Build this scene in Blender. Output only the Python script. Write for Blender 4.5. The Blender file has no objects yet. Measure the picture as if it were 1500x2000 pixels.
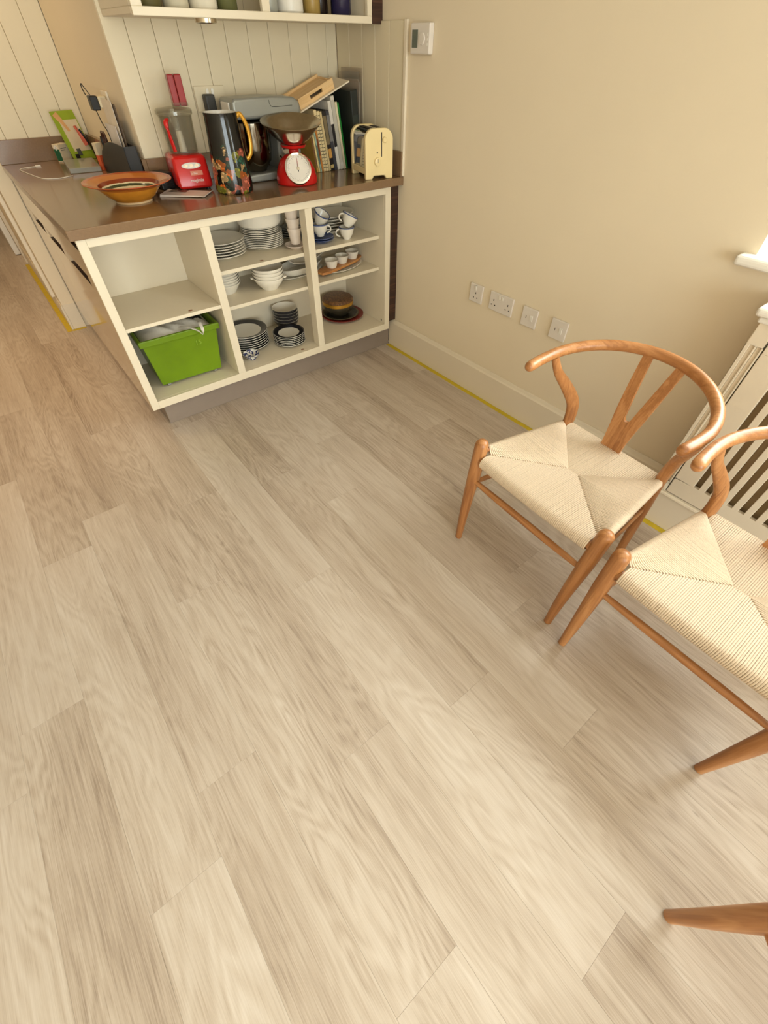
import bpy, bmesh, math, random
from math import sin, cos, pi, radians, sqrt, atan2
from mathutils import Vector, Matrix, Euler

random.seed(7)
S = bpy.context.scene
COL = S.collection

# ------------------------------------------------------------------ camera
cam_d = bpy.data.cameras.new('camera')
cam = bpy.data.objects.new('camera', cam_d)
COL.objects.link(cam)
cam.location = (-1.8178, -2.1398, 1.3909)
cam.rotation_euler = (0.7374, -0.0069, -0.6699)
cam_d.sensor_fit = 'VERTICAL'
cam_d.sensor_height = 36.0
cam_d.lens = 829.6 / 2000 * 36.0
cam_d.clip_start = 0.02
S.camera = cam

# ------------------------------------------------------------------ world, daylight, exposure
W = bpy.data.worlds.new('overcast_sky')
S.world = W
W.use_nodes = True
wn = W.node_tree.nodes
wn['Background'].inputs[0].default_value = (1.0, 0.985, 0.96, 1)
wn['Background'].inputs[1].default_value = 3.0

def area(name, loc, rot, sx, sy, power, col):
    l = bpy.data.lights.new(name, 'AREA')
    l.shape = 'RECTANGLE'; l.size = sx; l.size_y = sy
    l.energy = power; l.color = col
    o = bpy.data.objects.new(name, l)
    o.location = loc; o.rotation_euler = rot
    COL.objects.link(o)
    return o

# sky light arriving through the garden doors behind the viewer and the window in the right wall
area('daylight_garden_doors', (-2.4, -6.16, 1.25), (radians(90), 0, 0), 3.0, 2.1, 232, (0.87, 0.94, 1.0))
area('daylight_side_window', (0.32, -2.42, 1.62), (0, radians(90), 0), 1.25, 1.4, 104, (0.92, 0.965, 1.0))

def downlight(name, loc, power, size=1.9, col=(1.0, 0.72, 0.42)):
    l = bpy.data.lights.new(name, 'SPOT')
    l.energy = power; l.color = col; l.spot_size = size; l.spot_blend = 0.9; l.shadow_soft_size = 0.05
    o = bpy.data.objects.new(name, l)
    o.location = loc
    COL.objects.link(o)
downlight('kitchen_downlight', (-1.75, 1.15, 2.40), 30)
downlight('kitchen_downlight', (-2.45, 0.75, 2.40), 60, 1.35, (1.0, 0.62, 0.30))
downlight('kitchen_downlight', (-2.2, 3.0, 2.40), 60, 1.9, (1.0, 0.66, 0.34))

vs = S.view_settings
vs.view_transform = 'Standard'
vs.look = 'None'
vs.gamma = 1.0
vs.use_curve_mapping = False
vs.exposure = -0.12

# ------------------------------------------------------------------ materials
def lin(c):
    out = []
    for v in c:
        v /= 255.0
        out.append(v / 12.92 if v <= 0.04045 else ((v + 0.055) / 1.055) ** 2.4)
    return tuple(out) + (1.0,)

class NT:
    def __init__(s, name):
        s.m = bpy.data.materials.new(name)
        s.m.use_nodes = True
        s.t = s.m.node_tree
        s.b = s.t.nodes['Principled BSDF']
    def n(s, typ, **kw):
        nd = s.t.nodes.new(typ)
        for k, v in kw.items():
            if k in nd.inputs.keys():
                nd.inputs[k].default_value = v
            else:
                setattr(nd, k, v)
        return nd
    def l(s, a, b):
        s.t.links.new(a, b)
    def ramp(s, fac, stops, interp='LINEAR'):
        r = s.n('ShaderNodeValToRGB')
        r.color_ramp.interpolation = interp
        e = r.color_ramp.elements
        while len(e) < len(stops):
            e.new(0.5)
        for i, (p, c) in enumerate(stops):
            e[i].position = p; e[i].color = c
        s.l(fac, r.inputs[0])
        return r
    def math(s, op, a, b=None):
        m = s.n('ShaderNodeMath', operation=op)
        for i, v in enumerate((a, b)):
            if v is None: continue
            if isinstance(v, (int, float)): m.inputs[i].default_value = v
            else: s.l(v, m.inputs[i])
        return m.outputs[0]
    def coord(s, scale, kind='Object', offset=None):
        tc = s.n('ShaderNodeTexCoord')
        mp = s.n('ShaderNodeMapping')
        mp.inputs['Scale'].default_value = scale
        s.l(tc.outputs[kind], mp.inputs[0])
        if offset is not None: s.l(offset, mp.inputs['Location'])
        return mp.outputs[0]

def M(name, c, rough=0.5, metal=0.0, var=0.06, scale=18.0, bump=0.0, bscale=120.0, spec=0.5, coat=0.0, alpha=None, trans=0.0, ior=1.45, sss=0.0):
    """plain painted / glazed / moulded surface with slight procedural mottling"""
    k = NT(name)
    base = lin(c)
    nz = k.n('ShaderNodeTexNoise', Scale=scale, Detail=3.0)
    k.l(k.coord((1, 1, 1)), nz.inputs['Vector'])
    lo = tuple(v * (1 - var) for v in base[:3]) + (1,)
    hi = tuple(min(1, v * (1 + var)) for v in base[:3]) + (1,)
    r = k.ramp(nz.outputs['Fac'], [(0.3, lo), (0.7, hi)])
    k.l(r.outputs[0], k.b.inputs['Base Color'])
    k.b.inputs['Roughness'].default_value = rough
    k.b.inputs['Metallic'].default_value = metal
    k.b.inputs['Specular IOR Level'].default_value = spec
    k.b.inputs['IOR'].default_value = ior
    if coat: 
        k.b.inputs['Coat Weight'].default_value = coat
        k.b.inputs['Coat Roughness'].default_value = 0.05
    if trans: k.b.inputs['Transmission Weight'].default_value = trans
    if alpha is not None: k.b.inputs['Alpha'].default_value = alpha
    if sss:
        k.b.inputs['Subsurface Weight'].default_value = sss
        k.b.inputs['Subsurface Radius'].default_value = (0.01, 0.01, 0.01)
    if bump:
        bz = k.n('ShaderNodeTexNoise', Scale=bscale, Detail=2.0)
        k.l(k.coord((1, 1, 1)), bz.inputs['Vector'])
        bp = k.n('ShaderNodeBump', Strength=bump, Distance=0.002)
        k.l(bz.outputs['Fac'], bp.inputs['Height'])
        k.l(bp.outputs[0], k.b.inputs['Normal'])
    return k.m

def wood(name, dark, mid, light, axis, rough=0.4, fine=1.0, spec=0.5):
    """grain stretched along one object axis"""
    k = NT(name)
    st = [26.0 * fine] * 3; st[axis] = 1.6 * fine
    oi = k.n('ShaderNodeObjectInfo')
    cx = k.n('ShaderNodeCombineXYZ')
    off = k.math('MULTIPLY', oi.outputs['Random'], 37.0)
    for i in range(3): k.l(off, cx.inputs[i])
    n1 = k.n('ShaderNodeTexNoise', Scale=1.0, Detail=4.0, Distortion=0.6)
    k.l(k.coord(tuple(st), 'Object', cx.outputs[0]), n1.inputs['Vector'])
    st2 = [240.0 * fine] * 3; st2[axis] = 7.0 * fine
    n2 = k.n('ShaderNodeTexNoise', Scale=1.0, Detail=2.0)
    k.l(k.coord(tuple(st2), 'Object', cx.outputs[0]), n2.inputs['Vector'])
    rings = k.math('SINE', k.math('MULTIPLY', n1.outputs['Fac'], 34.0))
    f = k.math('ADD', k.math('MULTIPLY', rings, 0.09), k.math('ADD', k.math('MULTIPLY', n2.outputs['Fac'], 0.35), k.math('MULTIPLY', n1.outputs['Fac'], 0.62)))
    r = k.ramp(f, [(0.25, lin(dark)), (0.5, lin(mid)), (0.78, lin(light))])
    k.l(r.outputs[0], k.b.inputs['Base Color'])
    k.b.inputs['Roughness'].default_value = rough
    k.b.inputs['Specular IOR Level'].default_value = spec
    bp = k.n('ShaderNodeBump', Strength=0.12, Distance=0.001)
    k.l(n2.outputs['Fac'], bp.inputs['Height'])
    k.l(bp.outputs[0], k.b.inputs['Normal'])
    return k.m

def plank_material():
    k = NT('limed_oak_plank')
    oi = k.n('ShaderNodeObjectInfo')
    cx = k.n('ShaderNodeCombineXYZ')
    rnd = oi.outputs['Random']
    k.l(k.math('MULTIPLY', rnd, 41.0), cx.inputs[0])
    k.l(k.math('MULTIPLY', rnd, 173.0), cx.inputs[1])
    k.l(k.math('MULTIPLY', rnd, 67.0), cx.inputs[2])
    # cathedral figure : contour lines of a stretched noise
    n1 = k.n('ShaderNodeTexNoise', Scale=1.0, Detail=2.0, Distortion=0.25, Roughness=0.45)
    k.l(k.coord((7.5, 1.25, 1), 'Object', cx.outputs[0]), n1.inputs['Vector'])
    jit = k.n('ShaderNodeTexNoise', Scale=1.0, Detail=3.0)
    k.l(k.coord((55, 14, 1), 'Object', cx.outputs[0]), jit.inputs['Vector'])
    ph = k.math('ADD', k.math('MULTIPLY', n1.outputs['Fac'], 112.0), k.math('MULTIPLY', jit.outputs['Fac'], 4.2))
    rings = k.math('SINE', ph)
    # where figure shows at all
    msk = k.n('ShaderNodeTexNoise', Scale=1.0, Detail=1.0)
    k.l(k.coord((5.0, 1.1, 1), 'Object', cx.outputs[0]), msk.inputs['Vector'])
    mk = k.ramp(msk.outputs['Fac'], [(0.36, (0.15, 0.15, 0.15, 1)), (0.62, (1, 1, 1, 1))])
    # long straight fibres
    fb = k.n('ShaderNodeTexNoise', Scale=1.0, Detail=4.0, Roughness=0.65)
    k.l(k.coord((120, 3.4, 1), 'Object', cx.outputs[0]), fb.inputs['Vector'])
    fine = k.n('ShaderNodeTexNoise', Scale=1.0, Detail=2.0)
    k.l(k.coord((520, 12, 1), 'Object', cx.outputs[0]), fine.inputs['Vector'])
    broad = k.n('ShaderNodeTexNoise', Scale=1.0, Detail=2.0)
    k.l(k.coord((9, 0.9, 1), 'Object', cx.outputs[0]), broad.inputs['Vector'])
    f = k.math('ADD', k.math('MULTIPLY', k.math('MULTIPLY', rings, mk.outputs[0]), 0.038), k.math('MULTIPLY', fb.outputs['Fac'], 0.24))
    f = k.math('ADD', f, k.math('MULTIPLY', fine.outputs['Fac'], 0.20))
    f = k.math('ADD', f, k.math('MULTIPLY', broad.outputs['Fac'], 0.30))
    f = k.math('ADD', f, k.math('MULTIPLY', k.math('SUBTRACT', rnd, 0.5), 0.09))
    r = k.ramp(f, [(0.205, lin((140, 122, 105))), (0.315, lin((180, 163, 145))), (0.395, lin((196, 181, 164))), (0.545, lin((212, 200, 186)))])
    # small knots
    vo = k.n('ShaderNodeTexVoronoi', Scale=1.0)
    k.l(k.coord((7.0, 2.4, 1), 'Object', cx.outputs[0]), vo.inputs['Vector'])
    kn = k.ramp(vo.outputs['Distance'], [(0.0, (1, 1, 1, 1)), (0.035, (0, 0, 0, 1))])
    mx = k.n('ShaderNodeMix', data_type='RGBA')
    k.l(k.math('MULTIPLY', kn.outputs[0], 0.65), mx.inputs['Factor'])
    k.l(r.outputs[0], mx.inputs['A'])
    mx.inputs['B'].default_value = lin((110, 88, 66))
    k.l(mx.outputs['Result'], k.b.inputs['Base Color'])
    k.b.inputs['Roughness'].default_value = 0.40
    k.b.inputs['Specular IOR Level'].default_value = 0.45
    bp = k.n('ShaderNodeBump', Strength=0.10, Distance=0.0006)
    k.l(fb.outputs['Fac'], bp.inputs['Height'])
    k.l(bp.outputs[0], k.b.inputs['Normal'])
    return k.m

def glass(name, tint=(235, 240, 236), mixf=0.78):
    """thin clear or frosted sheet: transparent body with some haze and a Fresnel surface reflection"""
    k = NT(name)
    tr = k.n('ShaderNodeBsdfTransparent'); tr.inputs[0].default_value = lin(tint)
    nz = k.n('ShaderNodeTexNoise', Scale=9.0)
    k.l(k.coord((1, 1, 1)), nz.inputs['Vector'])
    k.b.inputs['Roughness'].default_value = 0.3
    k.b.inputs['Base Color'].default_value = lin((205, 204, 192))
    fac = k.math('ADD', k.math('MULTIPLY', nz.outputs['Fac'], 0.04), mixf - 0.02)
    ms = k.n('ShaderNodeMixShader')
    k.l(fac, ms.inputs[0]); k.l(k.b.outputs[0], ms.inputs[1]); k.l(tr.outputs[0], ms.inputs[2])
    lw = k.n('ShaderNodeLayerWeight', Blend=0.5)
    fr_ = k.math('ADD', k.math('MULTIPLY', k.math('POWER', lw.outputs['Facing'], 4.0), 0.5), 0.03)
    gl = k.n('ShaderNodeBsdfGlossy', Roughness=0.05)
    m2 = k.n('ShaderNodeMixShader')
    k.l(fr_, m2.inputs[0]); k.l(ms.outputs[0], m2.inputs[1]); k.l(gl.outputs[0], m2.inputs[2])
    k.l(m2.outputs[0], k.t.nodes['Material Output'].inputs[0])
    return k.m

def floral():
    """dark glaze with a painted bouquet rising from the foot of the jug"""
    k = NT('floral_glaze')
    co = k.coord((1, 1, 1))
    dn = k.n('ShaderNodeTexNoise', Scale=40.0, Detail=3.0); k.l(co, dn.inputs['Vector'])
    av = k.n('ShaderNodeMix', data_type='RGBA', blend_type='ADD'); av.inputs['Factor'].default_value = 0.035
    k.l(co, av.inputs['A']); k.l(dn.outputs['Color'], av.inputs['B'])
    v1 = k.n('ShaderNodeTexVoronoi', Scale=38.0); k.l(av.outputs['Result'], v1.inputs['Vector'])
    v2 = k.n('ShaderNodeTexVoronoi', Scale=85.0); k.l(co, v2.inputs['Vector'])
    sep = k.n('ShaderNodeSeparateColor'); k.l(v1.outputs['Color'], sep.inputs[0])
    pal = k.ramp(sep.outputs[0], [(0.0, lin((20, 22, 20))), (0.18, lin((206, 104, 34))), (0.36, lin((34, 84, 66))), (0.50, lin((224, 180, 122))), (0.62, lin((150, 146, 50))), (0.74, lin((206, 110, 84))), (0.84, lin((22, 54, 42)))], 'CONSTANT')
    z = k.n('ShaderNodeSeparateXYZ'); k.l(co, z.inputs[0])
    nz = k.n('ShaderNodeTexNoise', Scale=26.0, Detail=3.0); k.l(co, nz.inputs['Vector'])
    h = k.math('ADD', z.outputs['Z'], k.math('MULTIPLY', k.math('SUBTRACT', nz.outputs['Fac'], 0.5), 0.20))
    mask = k.ramp(h, [(0.136, (1, 1, 1, 1)), (0.144, (0, 0, 0, 1))])
    ed = k.ramp(v2.outputs['Distance'], [(0.30, (1, 1, 1, 1)), (0.42, (0.2, 0.2, 0.2, 1))])
    mul = k.n('ShaderNodeMix', data_type='RGBA', blend_type='MULTIPLY')
    mul.inputs['Factor'].default_value = 0.75
    k.l(pal.outputs[0], mul.inputs['A']); k.l(ed.outputs[0], mul.inputs['B'])
    mx = k.n('ShaderNodeMix', data_type='RGBA')
    k.l(mask.outputs[0], mx.inputs['Factor'])
    mx.inputs['A'].default_value = lin((14, 15, 14)); k.l(mul.outputs['Result'], mx.inputs['B'])
    k.l(mx.outputs['Result'], k.b.inputs['Base Color'])
    k.b.inputs['Roughness'].default_value = 0.12
    return k.m

def banded(name, stops, rough=0.15, center=(0, 0)):
    """painted rings on pottery, by distance from the vessel's axis"""
    k = NT(name)
    tc = k.n('ShaderNodeTexCoord')
    sp = k.n('ShaderNodeSeparateXYZ'); k.l(tc.outputs['Object'], sp.inputs[0])
    r = k.math('SQRT', k.math('ADD', k.math('MULTIPLY', sp.outputs[0], sp.outputs[0]), k.math('MULTIPLY', sp.outputs[1], sp.outputs[1])))
    nz = k.n('ShaderNodeTexNoise', Scale=30.0); k.l(tc.outputs['Object'], nz.inputs['Vector'])
    r = k.math('ADD', r, k.math('MULTIPLY', k.math('SUBTRACT', nz.outputs['Fac'], 0.5), 0.004))
    f = k.math('MULTIPLY', r, 5.0)
    rp = k.ramp(f, [(p * 5.0, lin(c)) for p, c in stops], 'CONSTANT')
    k.l(rp.outputs[0], k.b.inputs['Base Color'])
    k.b.inputs['Roughness'].default_value = rough
    return k.m

def patched(name, scale, stops, rough=0.3, thr=None):
    """irregular painted or printed patches"""
    k = NT(name)
    nz = k.n('ShaderNodeTexNoise', Scale=scale, Detail=3.0, Distortion=0.5)
    k.l(k.coord((1, 1, 1)), nz.inputs['Vector'])
    rp = k.ramp(nz.outputs['Fac'], [(p, lin(c)) for p, c in stops], 'CONSTANT')
    k.l(rp.outputs[0], k.b.inputs['Base Color'])
    k.b.inputs['Roughness'].default_value = rough
    return k.m

m_wall = M('cream_wall_paint', (228, 212, 184), 0.75, var=0.012, scale=3, bump=0.05, bscale=240)
m_bead = M('cream_board_paint', (220, 206, 176), 0.5, var=0.015, scale=5)
m_skirt = M('off_white_gloss_paint', (226, 212, 188), 0.38, var=0.012, scale=5)
m_white = M('white_gloss_paint', (236, 230, 218), 0.35, var=0.012, scale=6)
m_ceil = M('white_ceiling_paint', (238, 232, 220), 0.9, var=0.01, scale=4)
m_plank = plank_material()
m_sub = M('grey_subfloor', (150, 135, 115), 0.8)
m_cab = M('cream_cabinet_laminate', (224, 211, 186), 0.38, var=0.012, scale=8)
m_gloss = M('cream_high_gloss_front', (205, 182, 150), 0.10, var=0.012, scale=6, coat=0.5)
m_walnut = wood('dark_walnut', (38, 22, 15), (60, 36, 26), (92, 60, 44), 0, 0.42)
m_work = M('taupe_quartz', (128, 101, 74), 0.16, var=0.06, scale=160, spec=0.6)
m_plinth = M('grey_brown_plinth', (140, 125, 112), 0.4, var=0.02)
m_tape = M('yellow_tape', (205, 178, 40), 0.6, var=0.08, scale=40)
m_plate = M('white_wall_plate_plastic', (222, 212, 200), 0.32, var=0.01)
m_dark = M('dark_slot', (30, 24, 20), 0.6)
m_chair_z = wood('oiled_cherry_upright', (146, 92, 50), (175, 118, 68), (198, 143, 92), 2, 0.36)
m_chair_x = wood('oiled_cherry_cross', (146, 92, 50), (175, 118, 68), (198, 143, 92), 0, 0.36)
m_chair_y = wood('oiled_cherry_deep', (146, 92, 50), (175, 118, 68), (198, 143, 92), 1, 0.36)
m_cord = M('natural_paper_cord', (222, 201, 174), 0.7, var=0.10, scale=260, bump=0.35, bscale=900, sss=0.0)
m_rimwhite = M('glazed_white_china', (232, 224, 208), 0.16, var=0.015, scale=12)
m_black = M('black_plastic', (24, 22, 20), 0.4, bump=0.05)
m_red = M('red_enamel', (196, 30, 26), 0.2, var=0.04)
m_steel = M('brushed_steel', (200, 190, 172), 0.20, metal=1.0, var=0.05, scale=60)
m_chrome = M('polished_chrome', (205, 200, 192), 0.07, metal=1.0, var=0.03)

# ------------------------------------------------------------------ mesh helpers
class MB:
    def __init__(s):
        s.v = []; s.f = []
    def add(s, vs, fs):
        b = len(s.v)
        s.v += [tuple(v) for v in vs]
        s.f += [tuple(b + i for i in f) for f in fs]
        return s
    def box(s, x0, x1, y0, y1, z0, z1, mt=None):
        vs = [Vector((x, y, z)) for z in (z0, z1) for y in (y0, y1) for x in (x0, x1)]
        if mt is not None: vs = [mt @ v for v in vs]
        return s.add(vs, [(0, 2, 3, 1), (4, 5, 7, 6), (0, 1, 5, 4), (2, 6, 7, 3), (0, 4, 6, 2), (1, 3, 7, 5)])
    def lathe(s, prof, seg=32, c=(0, 0, 0), sy=1.0, mt=None, closed=False):
        vs = []; fs = []
        n = len(prof)
        for i in range(seg):
            a = 2 * pi * i / seg
            for r, z in prof:
                p = Vector((r * cos(a), r * sin(a) * sy, z))
                if mt is not None: p = mt @ p
                vs.append((p.x + c[0], p.y + c[1], p.z + c[2]))
        m = n if closed else n - 1
        for i in range(seg):
            j = (i + 1) % seg
            for k in range(m):
                k2 = (k + 1) % n
                if prof[k][0] < 1e-6 and prof[k2][0] < 1e-6: continue
                fs.append((i * n + k, j * n + k, j * n + k2, i * n + k2))
        return s.add(vs, fs)
    def tube(s, pts, rad, seg=10, up=(0, 0, 1), caps=True, twist=0.0):
        """swept tube; rad: number, list of numbers or list of (across, along-up) pairs"""
        pts = [Vector(p) for p in pts]
        n = len(pts); up = Vector(up)
        vs = []; fs = []
        for i, p in enumerate(pts):
            t = (pts[min(i + 1, n - 1)] - pts[max(i - 1, 0)]).normalized()
            a = up.cross(t)
            if a.length < 1e-4: a = Vector((1, 0, 0)).cross(t)
            a.normalize(); b = t.cross(a).normalized()
            r = rad[i] if isinstance(rad, (list, tuple)) else rad
            ra, rb = r if isinstance(r, (list, tuple)) else (r, r)
            for k in range(seg):
                g = 2 * pi * k / seg + twist
                vs.append(p + a * (ra * cos(g)) + b * (rb * sin(g)))
        for i in range(n - 1):
            for k in range(seg):
                k2 = (k + 1) % seg
                fs.append((i * seg + k, i * seg + k2, (i + 1) * seg + k2, (i + 1) * seg + k))
        if caps:
            fs.append(tuple(reversed(range(seg))))
            fs.append(tuple((n - 1) * seg + k for k in range(seg)))
        return s.add(vs, fs)
    def prism(s, poly, fn, t0, t1):
        """polygon (a,b) extruded between t0 and t1 ; fn(a,b,t) gives the point"""
        n = len(poly)
        vs = [fn(a, b, t0) for a, b in poly] + [fn(a, b, t1) for a, b in poly]
        fs = [tuple(reversed(range(n))), tuple(range(n, 2 * n))]
        for i in range(n):
            j = (i + 1) % n
            fs.append((i, j, n + j, n + i))
        return s.add(vs, fs)
    def mesh(s, name, mat, bevel=0.0, bseg=2, smooth=35, tri=False):
        me = bpy.data.meshes.new(name)
        me.from_pydata(s.v, [], s.f)
        bm = bmesh.new(); bm.from_mesh(me)
        bmesh.ops.remove_doubles(bm, verts=bm.verts, dist=1e-6)
        bmesh.ops.recalc_face_normals(bm, faces=bm.faces)
        if tri:
            bmesh.ops.triangulate(bm, faces=[f for f in bm.faces if len(f.verts) > 4])
        if bevel:
            es = [e for e in bm.edges if len(e.link_faces) == 2 and e.calc_face_angle(0) > radians(40)]
            bmesh.ops.bevel(bm, geom=es, offset=bevel, segments=bseg, profile=0.5, affect='EDGES', clamp_overlap=True)
        bm.to_mesh(me); bm.free()
        me.materials.append(mat)
        if smooth:
            for p in me.polygons: p.use_smooth = True
            me.set_sharp_from_angle(angle=radians(min(smooth, 14) if bevel else smooth))
        return me
    def build(s, name, mat, parent=None, **kw):
        return link(name, s.mesh(name, mat, **kw), parent)

def link(name, me, parent=None):
    o = bpy.data.objects.new(name, me)
    COL.objects.link(o)
    if parent is not None: o.parent = parent
    return o

def tag(o, label, cat, group=None):
    o['label'] = label; o['category'] = cat
    if group: o['group'] = group
    return o

def struct(o, label=None):
    o['kind'] = 'structure'
    if label: o['label'] = label
    return o

def thing(name, label, cat, loc=(0, 0, 0), rz=0.0, group=None):
    o = bpy.data.objects.new(name, None)
    o.empty_display_size = 0.05
    COL.objects.link(o)
    o.location = loc; o.rotation_euler = (0, 0, rz)
    return tag(o, label, cat, group)

def copy_tree(o, parent=None):
    c = o.copy(); COL.objects.link(c)
    if parent is not None: c.parent = parent
    for ch in list(o.children): copy_tree(ch, c)
    return c

def bx(*a, **k): return MB().box(*a, **k)

def ordinal(i):
    return ['lowest', 'second from the bottom', 'third from the bottom', 'fourth from the bottom', 'fifth from the bottom', 'sixth from the bottom', 'seventh from the bottom', 'eighth from the bottom', 'ninth from the bottom', 'tenth from the bottom'][i]

def spline(P, n=8):
    """Catmull-Rom through tuples"""
    out = []
    P = [tuple(p) for p in P]
    for i in range(len(P) - 1):
        p0 = P[max(i - 1, 0)]; p1 = P[i]; p2 = P[i + 1]; p3 = P[min(i + 2, len(P) - 1)]
        for k in range(n):
            t = k / n
            out.append(tuple(0.5 * ((2 * b) + (-a + c) * t + (2 * a - 5 * b + 4 * c - d) * t * t + (-a + 3 * b - 3 * c + d) * t ** 3) for a, b, c, d in zip(p0, p1, p2, p3)))
    out.append(P[-1])
    return out

def lettering(name, txt, size, mat, parent, mt, depth=0.0006):
    cu = bpy.data.curves.new(name, 'FONT')
    cu.body = txt; cu.size = size; cu.extrude = depth; cu.align_x = 'CENTER'
    tmp = bpy.data.objects.new(name, cu); COL.objects.link(tmp)
    dg = bpy.context.evaluated_depsgraph_get()
    me = bpy.data.meshes.new_from_object(tmp.evaluated_get(dg))
    bpy.data.objects.remove(tmp)
    me.transform(mt); me.materials.clear(); me.materials.append(mat)
    return link(name, me, parent)

# ================================================================== ROOM
CH = 2.45
# ---- floor
floor = struct(bx(-4.2, 0.0, -6.1, 5.4, -0.06, -0.005).build('floor', m_sub, smooth=0), 'pale limed oak plank floor')
PW, PL = 0.178, 1.266
X0 = -1.9074
start = {-4: -1.37, -3: -1.195, -2: -1.828, -1: -0.397, 0: 0.22, 1: -0.578, 2: -1.258, 3: -0.662, 4: -0.952, 5: -1.834, 6: -0.45, 7: -1.32, 8: -0.83, 9: -1.62, 10: -0.35}
pm = MB()
g = 0.0001
pm.box(-PW / 2 + g, PW / 2 - g, -PL / 2 + g, PL / 2 - g, -0.0049, 0.0)
plank_me = pm.mesh('plank', m_plank, bevel=0.00035, bseg=1, smooth=0)
for r in range(-13, 11):
    xa = X0 + r * PW
    if xa + PW < -4.2: continue
    s0 = start.get(r, random.uniform(-1.9, -0.4))
    xw = min(PW, -0.001 - xa)
    if xw < 0.02: continue
    for j in range(-6, 6):
        yc = s0 + (j + 0.5) * PL
        if yc - PL / 2 > 5.3 or yc + PL / 2 < -6.05: continue
        if xw < PW - 0.002 or yc + PL / 2 > 5.4 or yc - PL / 2 < -6.1:
            y0 = max(yc - PL / 2, -6.1); y1 = min(yc + PL / 2, 5.4)
            o = MB().box(-xw / 2 + g, xw / 2 - g, (y0 - y1) / 2 + g, (y1 - y0) / 2 - g, -0.0049, 0).build('plank', m_plank, floor, bevel=0.00035, bseg=1, smooth=0)
            o.location = (xa + xw / 2, (y0 + y1) / 2, 0)
        else:
            o = link('plank', plank_me, floor)
            o.location = (xa + PW / 2, yc, 0)

# ---- ceiling
struct(bx(-4.3, 0.3, -6.2, 5.5, CH, CH + 0.1).build('ceiling', m_ceil, smooth=0), 'white ceiling')

# ---- right wall with the window opening
WY0, WY1, WZ0, WZ1 = -3.06, -1.703, 0.962, 2.15
w = MB()
w.box(0, 0.26, WY1, 1.54, 0, CH).box(0, 0.26, -6.2, WY0, 0, CH).box(0, 0.26, WY0, WY1, 0, WZ0 - 0.03).box(0, 0.26, WY0, WY1, WZ1, CH)
wall_right = struct(w.build('wall_right', m_wall, smooth=0), 'cream painted wall')

def boards(parent, pieces, mat):
    for (a, b, f) in pieces:
        mb = MB(); f(mb, a, b)
        mb.build('board', mat, parent, bevel=0.0028, bseg=2)

# tongue and groove boards on the return beside the cupboards
gr = [0.0, 0.106, 0.212, 0.315, 0.423, 0.531]
boards(wall_right, [(gr[i], gr[i + 1], lambda mb, a, b: mb.box(-0.009, 0.0, a + 0.0006, b - 0.0006, 1.0, 1.463)) for i in range(5)], m_bead)
bx(-0.014, 0, -0.022, -0.001, 0.93, 1.466).build('edge_trim', m_skirt, wall_right, bevel=0.003)

# ---- back wall of the peninsula, boarded
wall_back = struct(bx(-1.104, -0.0, 0.543, 1.54, 0, CH).build('wall_back', m_wall, smooth=0), 'boarded cream wall behind the worktop')
bg = [-1.113, -1.024, -0.917, -0.811, -0.707, -0.603, -0.494, -0.388, -0.282, -0.176, -0.07, -0.0095]
boards(wall_back, [(bg[i], bg[i + 1], lambda mb, a, b: mb.box(a + 0.0006, b - 0.0006, 0.533, 0.543, 0.93, 2.2)) for i in range(len(bg) - 1)], m_bead)
bx(-1.113, -1.104, 0.5435, 1.535, 0.93, CH).build('side_lining', m_wall, wall_back)

# ---- far wall : boarded end behind the left run, then the passage
w = MB()
w.box(-1.675, 0.26, 1.62, 1.74, 0, CH)
w.box(-1.675, -1.575, 1.74, 5.4, 0, CH)
wall_far = struct(w.build('wall_passage', m_wall, smooth=0), 'cream wall at the end of the worktop and along the passage')
fx = [-1.6, -1.53, -1.4235, -1.317, -1.211, -1.113]
struct(bx(-1.6, -1.113, 1.55, 1.6195, 0.92, CH).build('wall_splashback', m_wall, smooth=0), 'boarded cream wall above the far worktop')
sb = bpy.data.objects['wall_splashback']
boards(sb, [(fx[i], fx[i + 1], lambda mb, a, b: mb.box(a + 0.0006, b - 0.0006, 1.54, 1.55, 0.93, 2.3)) for i in range(5)], m_bead)

# unseen sides of the room
struct(bx(-4.3, -4.2, -6.2, 5.5, 0, CH).build('wall_left', m_wall, smooth=0), 'cream wall on the kitchen side')
w = MB().box(-4.2, -3.9, -6.2, -6.05, 0, CH).box(-0.9, 0.0, -6.2, -6.05, 0, CH).box(-3.9, -0.9, -6.2, -6.05, 2.3, CH)
struct(w.build('wall_rear', m_wall, smooth=0), 'cream wall with garden doors')
struct(bx(-4.2, -1.575, 5.4, 5.5, 0, CH).build('wall_passage_end', m_wall, smooth=0), 'cream wall at the end of the passage')
dr = struct(MB().box(-3.9, -3.82, -6.15, -6.09, 0, 2.3).box(-0.98, -0.9, -6.15, -6.09, 0, 2.3).box(-3.82, -0.98, -6.15, -6.09, 2.22, 2.3).box(-3.82, -0.98, -6.15, -6.09, 0, 0.08).box(-2.44, -2.36, -6.15, -6.09, 0.08, 2.22).build('door_2', m_white, bevel=0.004), 'white framed glazed garden doors')
m_pane = glass('window_glass', (250, 252, 250), 0.94)
bx(-3.82, -2.44, -6.125, -6.12, 0.08, 2.22).build('pane', m_pane, dr, smooth=0)
bx(-2.36, -0.98, -6.125, -6.12, 0.08, 2.22).build('pane', m_pane, dr, smooth=0)

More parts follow.
